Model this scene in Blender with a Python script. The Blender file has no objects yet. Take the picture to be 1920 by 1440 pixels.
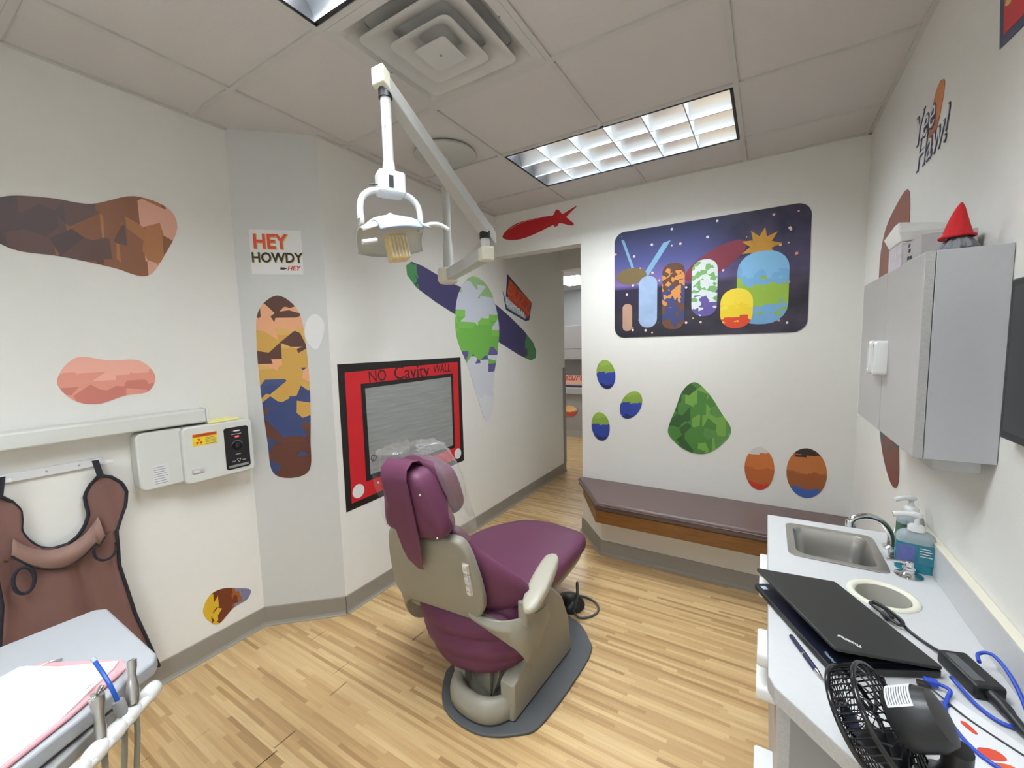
import bpy, bmesh, math, random
from mathutils import Vector, Matrix
random.seed(7)
S = bpy.context.scene
COL = S.collection
R = math.radians

# ------------------------------------------------------------------ camera, world, exposure
cam_d = bpy.data.cameras.new('camera'); cam = bpy.data.objects.new('camera', cam_d); COL.objects.link(cam)
cam_d.sensor_width = 36.0; cam_d.lens = 36.0 * 779.4 / 1920.0; cam_d.clip_start = 0.02
yaw, pitch, roll = R(-31.504), R(-5.239), R(-1.402)
_f = Vector((math.sin(yaw) * math.cos(pitch), math.cos(yaw) * math.cos(pitch), math.sin(pitch)))
_r = Vector((math.cos(yaw), -math.sin(yaw), 0)); _u = _r.cross(_f)
_r2 = math.cos(roll) * _r + math.sin(roll) * _u; _u2 = -math.sin(roll) * _r + math.cos(roll) * _u
M = Matrix.Identity(4)
for i in range(3):
    M[i][0], M[i][1], M[i][2] = _r2[i], _u2[i], -_f[i]
M[2][3] = 1.545
cam.matrix_world = M
S.camera = cam
W = bpy.data.worlds.new('world'); S.world = W; W.use_nodes = True
W.node_tree.nodes['Background'].inputs[0].default_value = (0.9, 0.95, 1.0, 1)
W.node_tree.nodes['Background'].inputs[1].default_value = 0.25
S.view_settings.view_transform = 'Standard'; S.view_settings.look = 'None'
S.view_settings.gamma = 1.0; S.view_settings.use_curve_mapping = False
S.view_settings.exposure = 0.18
TROFFER = 64.0          # emission of the fluorescent troffers
OFFICE = 15.0
S.cycles.use_denoising = True
S.cycles.max_bounces = 8; S.cycles.diffuse_bounces = 4; S.cycles.sample_clamp_indirect = 6.0
S.cycles.caustics_reflective = True; S.cycles.caustics_refractive = False

# ------------------------------------------------------------------ measures (metres)
XL0, XL, XR, YB, HC = -2.391, -2.07, 0.47, 3.144, 2.674
D0, D1 = Vector((-2.391, 1.155, 0)), Vector((-2.07, 1.450, 0))
YN = -1.6                 # wall behind the camera
YH = 4.60                 # end of the short corridor
ZC = 0.818                # worktop

# ------------------------------------------------------------------ materials
def lin(c):
    c = c / 255.0
    return c / 12.92 if c <= 0.04045 else ((c + 0.055) / 1.055) ** 2.4
def rgb(r, g, b): return (lin(r), lin(g), lin(b), 1.0)
MATS = {}
def mat(name, col, rough=0.5, metal=0.0, noise=0.0, nscale=20.0, bump=0.0, bscale=200.0, spec=0.5, coat=0.0,
        trans=0.0, ior=1.45, emit=None, estr=0.0, stretch=None, alpha=1.0):
    if name in MATS: return MATS[name]
    m = bpy.data.materials.new(name); m.use_nodes = True
    nt = m.node_tree; b = nt.nodes['Principled BSDF']
    b.inputs['Base Color'].default_value = col; b.inputs['Roughness'].default_value = rough
    b.inputs['Metallic'].default_value = metal; b.inputs['Specular IOR Level'].default_value = spec
    b.inputs['Coat Weight'].default_value = coat; b.inputs['Transmission Weight'].default_value = trans
    b.inputs['IOR'].default_value = ior; b.inputs['Alpha'].default_value = alpha
    if emit: b.inputs['Emission Color'].default_value = emit; b.inputs['Emission Strength'].default_value = estr
    tc = nt.nodes.new('ShaderNodeTexCoord'); src = tc.outputs['Object']
    if stretch:
        mp = nt.nodes.new('ShaderNodeMapping'); mp.inputs['Scale'].default_value = stretch
        nt.links.new(src, mp.inputs[0]); src = mp.outputs[0]
    n = nt.nodes.new('ShaderNodeTexNoise'); n.inputs['Scale'].default_value = nscale; n.inputs['Detail'].default_value = 4
    nt.links.new(src, n.inputs['Vector'])
    mx = nt.nodes.new('ShaderNodeMix'); mx.data_type = 'RGBA'
    a = max(noise, 0.015)
    mx.inputs[6].default_value = tuple(c * (1 - a) for c in col[:3]) + (1,)
    mx.inputs[7].default_value = tuple(min(1, c * (1 + a)) for c in col[:3]) + (1,)
    nt.links.new(n.outputs[0], mx.inputs[0]); nt.links.new(mx.outputs[2], b.inputs['Base Color'])
    if bump:
        n2 = nt.nodes.new('ShaderNodeTexNoise'); n2.inputs['Scale'].default_value = bscale; n2.inputs['Detail'].default_value = 3
        nt.links.new(src, n2.inputs['Vector'])
        bp = nt.nodes.new('ShaderNodeBump'); bp.inputs['Strength'].default_value = bump; bp.inputs['Distance'].default_value = 0.002
        nt.links.new(n2.outputs[0], bp.inputs['Height']); nt.links.new(bp.outputs[0], b.inputs['Normal'])
    MATS[name] = m
    return m

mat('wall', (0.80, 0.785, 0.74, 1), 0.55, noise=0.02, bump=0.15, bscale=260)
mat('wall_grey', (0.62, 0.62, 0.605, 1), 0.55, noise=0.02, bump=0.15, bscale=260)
mat('tile', (0.63, 0.60, 0.585, 1), 0.9, noise=0.03, nscale=120, bump=0.4, bscale=320)
mat('grid', (0.58, 0.565, 0.545, 1), 0.5)
mat('base_rubber', (0.26, 0.235, 0.20, 1), 0.5, noise=0.04)
mat('plaster', (0.62, 0.60, 0.55, 1), 0.7)
mat('white', (0.68, 0.68, 0.68, 1), 0.35)
mat('white_gloss', (0.70, 0.70, 0.69, 1), 0.2, coat=0.3)
mat('lamp_white', (0.62, 0.62, 0.605, 1), 0.3)
mat('lamp_grey', (0.50, 0.50, 0.475, 1), 0.35)
mat('cream', (0.72, 0.68, 0.56, 1), 0.4)
mat('xray', (0.66, 0.67, 0.63, 1), 0.4)
mat('laminate', (0.57, 0.57, 0.57, 1), 0.4, noise=0.03, nscale=60)
mat('laminate_door', (0.42, 0.40, 0.39, 1), 0.45, noise=0.03, nscale=80)
mat('laminate_edge', (0.40, 0.39, 0.38, 1), 0.5, noise=0.18, nscale=160)
mat('lam_side', (0.43, 0.43, 0.445, 1), 0.45, noise=0.03, nscale=80)
mat('lam_dark', (0.26, 0.255, 0.25, 1), 0.5)
mat('purple', (0.118, 0.034, 0.072, 1), 0.45, spec=0.28, noise=0.06, nscale=30, bump=0.1, bscale=500)
mat('beige', (0.265, 0.247, 0.20, 1), 0.42, noise=0.03)
mat('beige_arm', (0.40, 0.37, 0.30, 1), 0.35, noise=0.03)
mat('mat_grey', (0.075, 0.078, 0.082, 1), 0.6, noise=0.05, bump=0.2)
mat('chrome', (0.75, 0.75, 0.75, 1), 0.12, metal=1.0)
mat('steel', (0.56, 0.55, 0.53, 1), 0.3, metal=1.0, noise=0.06, nscale=30, stretch=(1, 40, 40))
mat('silver', (0.70, 0.70, 0.72, 1), 0.3, metal=0.6)
mat('black', (0.012, 0.012, 0.013, 1), 0.4)
mat('black_gloss', (0.01, 0.01, 0.012, 1), 0.15)
mat('laptop', (0.018, 0.018, 0.017, 1), 0.5, noise=0.1, nscale=300)
mat('laptop_in', (0.008, 0.009, 0.02, 1), 0.4)
mat('navy', (0.01, 0.014, 0.05, 1), 0.45)
mat('bench', (0.115, 0.075, 0.068, 1), 0.38, noise=0.06, bump=0.12, bscale=400)
mat('apron', (0.165, 0.082, 0.068, 1), 0.6, noise=0.12, nscale=9, bump=0.1, bscale=60)
mat('apron_trim', (0.012, 0.012, 0.02, 1), 0.7)
mat('paper', (0.70, 0.70, 0.71, 1), 0.7)
mat('pink', (0.72, 0.33, 0.36, 1), 0.6)
mat('yellow', (0.85, 0.80, 0.32, 1), 0.6)
mat('ring', (0.74, 0.72, 0.60, 1), 0.4)
mat('ring_in', (0.50, 0.48, 0.42, 1), 0.5)
mat('red', (0.52, 0.012, 0.018, 1), 0.5, noise=0.12, nscale=6)
mat('frame_black', (0.01, 0.008, 0.008, 1), 0.5)
mat('rocket', (0.40, 0.008, 0.012, 1), 0.4, noise=0.05)
mat('ink', (0.03, 0.01, 0.01, 1), 0.6)
mat('navy_ink', (0.03, 0.04, 0.09, 1), 0.5)
mat('orange_ink', (0.62, 0.10, 0.03, 1), 0.5)
mat('gold_ink', (0.62, 0.44, 0.12, 1), 0.5)
mat('red_ink', (0.55, 0.06, 0.03, 1), 0.5)
mat('lightblue_ink', (0.42, 0.55, 0.66, 1), 0.5)
mat('white_ink', (0.78, 0.77, 0.76, 1), 0.5)
mat('blue_cable', (0.02, 0.06, 0.42, 1), 0.4)
mat('hose', (0.20, 0.185, 0.14, 1), 0.5)
mat('felt_red', (0.42, 0.012, 0.015, 1), 0.9, noise=0.15, nscale=80, bump=0.3)
mat('fur', (0.17, 0.18, 0.19, 1), 0.95, noise=0.4, nscale=90, bump=0.5, bscale=300)
mat('skin', (0.62, 0.45, 0.33, 1), 0.7)
mat('glass', (0.9, 0.95, 0.95, 1), 0.05, trans=1.0)
mat('bottle_clear', (0.75, 0.88, 0.92, 1), 0.12, trans=0.6)
mat('teal', (0.02, 0.27, 0.36, 1), 0.15, trans=0.25)
mat('label_blue', (0.10, 0.12, 0.32, 1), 0.4, noise=0.3, nscale=60)
mat('tube_blue', (0.01, 0.08, 0.40, 1), 0.25, trans=0.2)
mat('bulb', (0.70, 0.52, 0.24, 1), 0.3, noise=0.25, nscale=60)
mat('shield', (0.86, 0.86, 0.79, 1), 0.25, trans=0.5)
mat('shield_blue', (0.36, 0.46, 0.66, 1), 0.2, trans=0.1)
mat('partition', (0.42, 0.39, 0.365, 1), 0.7, noise=0.05, nscale=200)
mat('partition_dark', (0.36, 0.335, 0.32, 1), 0.7, noise=0.05, nscale=200)
mat('office_wall', (0.42, 0.42, 0.42, 1), 0.8)
mat('guard', (0.30, 0.28, 0.26, 1), 0.4)
mat('salmon', (0.75, 0.42, 0.32, 1), 0.6)
mat('tissue', (0.80, 0.79, 0.77, 1), 0.8)
mat('box_grey', (0.42, 0.39, 0.39, 1), 0.6)
mat('box_print', (0.62, 0.56, 0.60, 1), 0.5, noise=0.4, nscale=30)
mat('screen_glow', (0.02, 0.02, 0.02, 1), 0.3, emit=(1, 0.05, 0.05, 1), estr=3.0)
for _k, _f in enumerate((.90, 1.22, 1.35)): mat('diffuser%d' % _k, (1, 1, 1, 1), 0.5, emit=(0.89, 0.955, 1.0, 1), estr=TROFFER * _f)
mat('diffuser_office', (1, 1, 1, 1), 0.5, emit=(0.92, 0.97, 1.0, 1), estr=OFFICE)
mat('louver', (0.86, 0.90, 0.94, 1), 0.30, metal=1.0)
mat('louver_edge', (0.50, 0.52, 0.54, 1), 0.5)

def wood_floor():
    m = bpy.data.materials.new('floor_strips'); m.use_nodes = True; nt = m.node_tree; N = nt.nodes; Lk = nt.links
    b = N['Principled BSDF']
    g = N.new('ShaderNodeNewGeometry')
    br = N.new('ShaderNodeTexBrick'); br.offset = 0.37; br.offset_frequency = 2; br.squash = 1.0
    br.inputs['Scale'].default_value = 1.0; br.inputs['Mortar Size'].default_value = 0.0
    br.inputs['Brick Width'].default_value = 0.40; br.inputs['Row Height'].default_value = 0.0176
    br.inputs['Color1'].default_value = (0, 0, 0, 1); br.inputs['Color2'].default_value = (1, 1, 1, 1)
    br.inputs['Bias'].default_value = 0.0
    # warp the x coordinate by row so that strip ends fall irregularly
    sx = N.new('ShaderNodeSeparateXYZ'); Lk.new(g.outputs['Position'], sx.inputs[0])
    dv = N.new('ShaderNodeMath'); dv.operation = 'DIVIDE'; dv.inputs[1].default_value = 0.0176; Lk.new(sx.outputs[1], dv.inputs[0])
    fl = N.new('ShaderNodeMath'); fl.operation = 'FLOOR'; Lk.new(dv.outputs[0], fl.inputs[0])
    wn = N.new('ShaderNodeTexWhiteNoise'); wn.noise_dimensions = '1D'; Lk.new(fl.outputs[0], wn.inputs['W'])
    ad = N.new('ShaderNodeMath'); ad.operation = 'ADD'; Lk.new(sx.outputs[0], ad.inputs[0]); Lk.new(wn.outputs[0], ad.inputs[1])
    cb = N.new('ShaderNodeCombineXYZ'); Lk.new(ad.outputs[0], cb.inputs[0]); Lk.new(sx.outputs[1], cb.inputs[1])
    Lk.new(cb.outputs[0], br.inputs['Vector'])
    ramp = N.new('ShaderNodeValToRGB'); r = ramp.color_ramp
    r.elements[0].position = 0.0; r.elements[0].color = rgb(164, 130, 88)
    r.elements[1].position = 1.0; r.elements[1].color = rgb(214, 184, 136)
    for p, c in ((0.16, rgb(184, 149, 103)), (0.45, rgb(198, 164, 116)), (0.75, rgb(206, 174, 126))):
        e = r.elements.new(p); e.color = c
    Lk.new(br.outputs['Color'], ramp.inputs[0])
    mp = N.new('ShaderNodeMapping'); mp.inputs['Scale'].default_value = (3.0, 60.0, 1.0); Lk.new(cb.outputs[0], mp.inputs[0])
    ns = N.new('ShaderNodeTexNoise'); ns.inputs['Scale'].default_value = 1.6; ns.inputs['Detail'].default_value = 5; ns.inputs['Distortion'].default_value = 0.6
    Lk.new(mp.outputs[0], ns.inputs['Vector'])
    mr = N.new('ShaderNodeMapRange'); mr.inputs['To Min'].default_value = 0.70; mr.inputs['To Max'].default_value = 1.10
    Lk.new(ns.outputs[0], mr.inputs[0])
    mu = N.new('ShaderNodeVectorMath'); mu.operation = 'SCALE'; Lk.new(ramp.outputs[0], mu.inputs[0]); Lk.new(mr.outputs[0], mu.inputs['Scale'])
    Lk.new(mu.outputs[0], b.inputs['Base Color'])
    b.inputs['Roughness'].default_value = 0.32; b.inputs['Specular IOR Level'].default_value = 0.45
    MATS['floor_strips'] = m
wood_floor()

def oak():
    m = mat('oak', (0.20, 0.085, 0.022, 1), 0.4, noise=0.55, nscale=5.0, stretch=(2.0, 30, 30))
    return m
oak()

def chalk():
    m = mat('chalk', (0.27, 0.275, 0.265, 1), 0.8, noise=0.32, nscale=2.5, stretch=(1.5, 26, 1))
    nt = m.node_tree; b = nt.nodes['Principled BSDF']
    return m
chalk()

def patches(name, cols, axis=1, lo=-0.5, hi=0.5, wob=0.12, nscale=3.0, rough=0.5):
    """flat print: wavy bands of plain colour across a sticker"""
    m = bpy.data.materials.new(name); m.use_nodes = True; nt = m.node_tree; N = nt.nodes; Lk = nt.links
    b = N['Principled BSDF']; b.inputs['Roughness'].default_value = rough
    tc = N.new('ShaderNodeTexCoord'); sx = N.new('ShaderNodeSeparateXYZ'); Lk.new(tc.outputs['Object'], sx.inputs[0])
    mr = N.new('ShaderNodeMapRange'); mr.inputs['From Min'].default_value = lo; mr.inputs['From Max'].default_value = hi
    Lk.new(sx.outputs[axis], mr.inputs[0])
    ns = N.new('ShaderNodeTexVoronoi'); ns.inputs['Scale'].default_value = nscale * 2.2
    Lk.new(tc.outputs['Object'], ns.inputs['Vector'])
    sc = N.new('ShaderNodeSeparateColor'); Lk.new(ns.outputs['Color'], sc.inputs[0])
    ma = N.new('ShaderNodeMath'); ma.operation = 'MULTIPLY_ADD'; ma.inputs[1].default_value = wob * 2; ma.inputs[2].default_value = -wob
    Lk.new(sc.outputs[0], ma.inputs[0])
    ad = N.new('ShaderNodeMath'); ad.operation = 'ADD'; Lk.new(mr.outputs[0], ad.inputs[0]); Lk.new(ma.outputs[0], ad.inputs[1])
    cr = N.new('ShaderNodeValToRGB'); cr.color_ramp.interpolation = 'CONSTANT'
    els = cr.color_ramp.elements
    els[0].position = 0; els[0].color = rgb(*cols[0][1]); els[1].position = cols[1][0]; els[1].color = rgb(*cols[1][1])
    for p, c in cols[2:]:
        e = els.new(p); e.color = rgb(*c)
    Lk.new(ad.outputs[0], cr.inputs[0]); Lk.new(cr.outputs[0], b.inputs['Base Color'])
    MATS[name] = m
    return m

# ------------------------------------------------------------------ mesh helpers
def BM(): return bmesh.new()
def box(bm, x0, x1, y0, y1, z0, z1):
    vs = [bm.verts.new((x, y, z)) for x in (x0, x1) for y in (y0, y1) for z in (z0, z1)]
    for f in ((0, 1, 3, 2), (4, 6, 7, 5), (0, 4, 5, 1), (2, 3, 7, 6), (0, 2, 6, 4), (1, 5, 7, 3)):
        bm.faces.new([vs[i] for i in f])
    return bm
def prism(bm, pts, z0, z1, top=None):
    top = top or pts
    a = [bm.verts.new((p[0], p[1], z0)) for p in pts]; b = [bm.verts.new((p[0], p[1], z1)) for p in top]
    n = len(pts)
    for i in range(n): bm.faces.new((a[i], a[(i + 1) % n], b[(i + 1) % n], b[i]))
    bm.faces.new(b); bm.faces.new(a[::-1])
    return bm
def loft(bm, rings, caps=True, closed=True):
    V = [[bm.verts.new(p) for p in r] for r in rings]
    for a, b in zip(V, V[1:]):
        n = len(a)
        for i in range(n if closed else n - 1):
            bm.faces.new((a[i], a[(i + 1) % n], b[(i + 1) % n], b[i]))
    if caps and closed:
        bm.faces.new(V[0][::-1]); bm.faces.new(V[-1])
    return bm
def tube(bm, pts, r, n=10, closed=False):
    pts = [Vector(p) for p in pts]; k = len(pts)
    rs = r if isinstance(r, (list, tuple)) else [r] * k
    rings = []; up = None
    for i, p in enumerate(pts):
        a = pts[(i - 1) % k] if (closed or i > 0) else p
        b = pts[(i + 1) % k] if (closed or i < k - 1) else p
        t = (b - a).normalized()
        if up is None:
            up = Vector((0, 0, 1)) if abs(t.z) < 0.9 else Vector((1, 0, 0))
        s = t.cross(up).normalized(); up = s.cross(t).normalized()
        rings.append([p + rs[i] * (math.cos(2 * math.pi * j / n) * s + math.sin(2 * math.pi * j / n) * up) for j in range(n)])
    V = [[bm.verts.new(p) for p in q] for q in rings]
    for i in range(k if closed else k - 1):
        a, b = V[i], V[(i + 1) % k]
        for j in range(n): bm.faces.new((a[j], a[(j + 1) % n], b[(j + 1) % n], b[j]))
    if not closed:
        bm.faces.new(V[0][::-1]); bm.faces.new(V[-1])
    return bm
def lathe(bm, prof, n=28, c=(0, 0, 0)):
    rings = [[(c[0] + r * math.cos(2 * math.pi * j / n), c[1] + r * math.sin(2 * math.pi * j / n), c[2] + z) for j in range(n)] for r, z in prof]
    return loft(bm, rings)
def spline(pts, seg=6, closed=True):
    out = []; n = len(pts); P = [Vector(p) for p in pts]
    for i in range(n if closed else n - 1):
        p0 = P[(i - 1) % n] if closed or i > 0 else P[0]; p1 = P[i]; p2 = P[(i + 1) % n]
        p3 = P[(i + 2) % n] if closed or i + 2 < n else P[-1]
        for k in range(seg):
            t = k / seg
            out.append(0.5 * ((2 * p1) + (p2 - p0) * t + (2 * p0 - 5 * p1 + 4 * p2 - p3) * t * t + (3 * p1 - p0 - 3 * p2 + p3) * t ** 3))
    if not closed: out.append(P[-1])
    return out
def rrect(x0, x1, y0, y1, r, k=5):
    out = []
    for cx, cy, a in ((x1 - r, y1 - r, 0), (x0 + r, y1 - r, 90), (x0 + r, y0 + r, 180), (x1 - r, y0 + r, 270)):
        for i in range(k + 1):
            t = R(a + 90 * i / k); out.append((cx + r * math.cos(t), cy + r * math.sin(t)))
    return out
def pillow(bm, outline, z0, z1, edge=0.02, dome=0.01, f=None):
    """cushion: rounded rim, slightly domed top. f maps (x,y,z) after shaping"""
    n = len(outline); cx = sum(p[0] for p in outline) / n; cy = sum(p[1] for p in outline) / n
    ext = max(max(abs(p[0] - cx), abs(p[1] - cy)) for p in outline)
    def ins(d, z):
        out = []
        for p in outline:
            v = Vector((p[0] - cx, p[1] - cy)); l = v.length or 1e-6
            q = v * max(0, (l - d) / l); out.append((cx + q.x, cy + q.y, z))
        return out
    e = min(edge, (z1 - z0) / 2 * 0.999)
    rings = []
    for a in (0, 30, 60, 90): rings.append(ins(e * (1 - math.sin(R(a))), z0 + e * (1 - math.cos(R(a)))))
    for a in (0, 30, 60, 90): rings.append(ins(e * (1 - math.cos(R(a))), z1 - e * (1 - math.sin(R(a)))))
    for s, h in ((0.75, 0.45), (0.45, 0.85), (0.15, 1.0)):
        rings.append([(cx + (p[0] - cx) * s, cy + (p[1] - cy) * s, z1 + dome * h) for p in outline])
    if f: rings = [[f(*p) for p in r] for r in rings]
    return loft(bm, rings)

WM = {}
def mk(name, bm, m, parent=None, smooth=None, bevel=0.0, world=False, seg=2, solid=0.0, subd=0):
    bmesh.ops.recalc_face_normals(bm, faces=bm.faces[:])
    me = bpy.data.meshes.new(name); bm.to_mesh(me); bm.free()
    o = bpy.data.objects.new(name, me); COL.objects.link(o)
    if m: me.materials.append(MATS[m] if isinstance(m, str) else m)
    if smooth:
        for p in me.polygons: p.use_smooth = True
        me.set_sharp_from_angle(angle=R(smooth))
    if solid:
        s = o.modifiers.new('solid', 'SOLIDIFY'); s.thickness = solid; s.offset = 0
    if bevel:
        b = o.modifiers.new('bevel', 'BEVEL'); b.width = bevel; b.segments = seg; b.limit_method = 'ANGLE'; b.angle_limit = R(40)
        for p in me.polygons: p.use_smooth = True
        me.set_sharp_from_angle(angle=R(50))
        b.harden_normals = False
    if subd:
        s = o.modifiers.new('sub', 'SUBSURF'); s.levels = subd; s.render_levels = subd
    if parent:
        o.parent = parent
        if world: o.matrix_parent_inverse = WM[parent.name].inverted()
    WM[o.name] = Matrix.Identity(4)
    return o
def tag(o, label, cat=None, group=None, kind=None):
    o['label'] = label
    if cat: o['category'] = cat
    if group: o['group'] = group
    if kind: o['kind'] = kind
    return o
def thing(name, loc, label, cat, rotz=0.0, group=None, mtx=None):
    o = bpy.data.objects.new(name, None); COL.objects.link(o); o.empty_display_size = 0.05
    m = mtx if mtx is not None else Matrix.Translation(loc) @ Matrix.Rotation(rotz, 4, 'Z')
    o.matrix_world = m; WM[o.name] = m.copy()
    return tag(o, label, cat, group)
def struct(name, bm, m, label, parent=None, **k):
    o = mk(name, bm, m, parent, **k)
    o['kind'] = 'structure'; o['label'] = label; o['category'] = name.split('_')[0]
    return o
def text_mesh(name, body, m, parent, size, mtx, depth=0.0006, offset=0.0, shear=0.0, align='CENTER', sx=1.0):
    cu = bpy.data.curves.new(name, 'FONT'); cu.body = body; cu.size = size; cu.extrude = depth; cu.offset = offset
    cu.shear = shear; cu.align_x = align; cu.align_y = 'CENTER'; cu.resolution_u = 3
    t = bpy.data.objects.new(name, cu); COL.objects.link(t)
    me = bpy.data.meshes.new_from_object(t)
    COL.objects.unlink(t); bpy.data.objects.remove(t)
    o = bpy.data.objects.new(name, me); COL.objects.link(o)
    me.materials.clear(); me.materials.append(MATS[m])
    o.parent = parent; o.matrix_local = mtx @ Matrix.Diagonal((sx, 1, 1, 1))
    return o
def loc(x, y, z=0): return Matrix.Translation((x, y, z))

# wall frames: local X along the wall to the viewer's right, local Y up, local Z out into the room
def wall_frame(kind, a, z):
    if kind == 'L': p, n = Vector((XL0, a, z)), Vector((1, 0, 0))
    elif kind == 'F': p, n = Vector((XL, a, z)), Vector((1, 0, 0))
    elif kind == 'B': p, n = Vector((a, YB, z)), Vector((0, -1, 0))
    elif kind == 'R': p, n = Vector((XR, a, z)), Vector((-1, 0, 0))
    elif kind == 'D':
        t = (D1 - D0).normalized(); p = D0 + t * a + Vector((0, 0, z)); n = Vector((t.y, -t.x, 0))
    up = Vector((0, 0, 1)); x = up.cross(n)
    m = Matrix.Identity(4)
    for i in range(3): m[i][0], m[i][1], m[i][2], m[i][3] = x[i], up[i], n[i], p[i]
    return m
def placed(o, m): o.matrix_world = m; WM[o.name] = m.copy(); return o
# ================================================================== STRUCTURE
FL = struct('floor', box(BM(), -4.6, XR + 0.3, YN - 0.1, 8.3, -0.06, -0.004), 'plaster', 'oak coloured strip vinyl floor of the room and corridor')
PW, PLn = 0.088, 0.92
def plank_mesh(l):
    bm = box(BM(), 0, l - 0.0004, 0, PW - 0.0003, -0.004, 0.0)
    bmesh.ops.recalc_face_normals(bm, faces=bm.faces[:])
    me = bpy.data.meshes.new('plank'); bm.to_mesh(me); bm.free(); me.materials.append(MATS['floor_strips']); return me
PM = {}
row = 0; y = -0.2
rest = BM()
def xlim(y):
    if y < 1.155: a = XL0
    elif y < 1.45: a = XL0 + (y - 1.155) / (1.45 - 1.155) * (XL - XL0)
    elif y < YH: a = XL
    else: a = -4.0
    return a - 0.05, (0.06 if y < 2.85 else (-0.9 if y < 3.2 else -1.2))
while y < 6.6:
    x0, x1 = xlim(y); x = x0 - random.random() * PLn
    while x < x1:
        a = max(x, x0); b = min(x + PLn, x1)
        if b - a > 0.03:
            if y > 4.2:
                box(rest, a, b - 0.0004, y, y + PW - 0.0003, -0.004, 0.0)
            else:
                l = round(b - a, 2)
                if l not in PM: PM[l] = plank_mesh(l)
                o = bpy.data.objects.new('plank', PM[l]); COL.objects.link(o); o.location = (a, y, 0); o.parent = FL
        x += PLn
    y += PW
o = mk('plank', rest, 'floor_strips', FL); o['kind'] = 'stuff'
struct('wall_left', box(BM(), XL0 - 0.12, XL0, YN, 1.155, 0, HC + 0.15), 'wall', 'cream painted left wall with the wall rail and wall box')
bm = BM(); t = (D1 - D0).normalized(); nn = Vector((t.y, -t.x, 0))
prism(bm, [(D0.x, D0.y), (D1.x, D1.y), (D1.x - nn.x * .12, D1.y - nn.y * .12), (D0.x - nn.x * .12, D0.y - nn.y * .12)], 0, HC + 0.15)
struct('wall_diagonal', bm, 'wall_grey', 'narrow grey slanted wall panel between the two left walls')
struct('wall_corridor', box(BM(), XL - 0.12, XL, 1.450, YH, 0, HC + 0.15), 'wall', 'cream side wall with the red framed board running into the corridor')
bm = box(BM(), -1.265, XR + 0.12, YB, YB + 0.13, 0, HC + 0.15); box(bm, XL, -1.265, YB, YB + 0.13, 2.33, HC + 0.15)
struct('wall_back', bm, 'wall', 'cream back wall with the doorway opening beside the bench')
struct('wall_right', box(BM(), XR, XR + 0.12, YN, YB, 0, HC + 0.15), 'wall', 'cream right wall above the sink counter')
struct('wall_front', box(BM(), XL0 - 0.12, XR + 0.12, YN - 0.12, YN, 0, HC + 0.15), 'wall', 'cream wall opposite the mural wall')
struct('wall_passage', box(BM(), -1.265, -1.145, YB + 0.13, YH, 0, HC + 0.15), 'wall', 'cream wall on the far side of the short corridor')
struct('wall_header', box(BM(), XL, -1.265, YH - 0.12, YH, 2.40, HC + 0.15), 'wall', 'cream header over the end of the short corridor')
struct('ceiling_passage', box(BM(), XL, -1.265, YB + 0.13, YH - 0.12, HC, HC + 0.1), 'tile', 'ceiling of the short corridor')
bm = box(BM(), -4.6, XL - 0.12, YH - 0.1, YH, 0, HC + 0.1); box(bm, -1.145, 0.4, YH - 0.1, YH, 0, HC + 0.1)
box(bm, -4.7, -4.6, YH, 8.3, 0, HC + 0.1); box(bm, 0.4, 0.5, YH, 8.3, 0, HC + 0.1)
struct('wall_office', bm, 'wall', 'walls of the office area beyond the corridor')
struct('wall_office_back', box(BM(), -4.6, 0.4, 8.2, 8.3, 0, HC + 0.1), 'office_wall', 'grey far wall of the office beyond the corridor')
CO = struct('ceiling_office', box(BM(), -4.6, 0.4, YH, 8.3, HC, HC + 0.1), 'tile', 'office ceiling beyond the corridor')

def baseboard(name, p, q, label, parent=None):
    p = Vector(p); q = Vector(q); t = (q - p).normalized(); n = Vector((t.y, -t.x, 0))
    prof = [(0, 0.0), (0.020, 0.0), (0.020, 0.003), (0.011, 0.008), (0.007, 0.020), (0.006, 0.104), (0.004, 0.107), (0, 0.107)]
    rings = [[tuple(c + n * d + Vector((0, 0, z))) for d, z in prof] for c in (p, q)]
    return struct(name, loft(BM(), rings), 'base_rubber', label)
baseboard('baseboard_left', (XL0, YN, 0), (D0.x, D0.y, 0), 'taupe rubber baseboard along the left wall')
baseboard('baseboard_diagonal', D0, D1, 'taupe rubber baseboard along the slanted grey wall')
baseboard('baseboard_corridor', (D1.x, D1.y, 0), (XL, YH, 0), 'taupe rubber baseboard running into the corridor')
o = struct('trim_1', box(BM(), XL, XL + 0.012, YH - 0.06, YH + 0.004, 0.107, 1.27), 'guard', 'grey corner guard at the corridor wall end', bevel=0.003)

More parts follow.
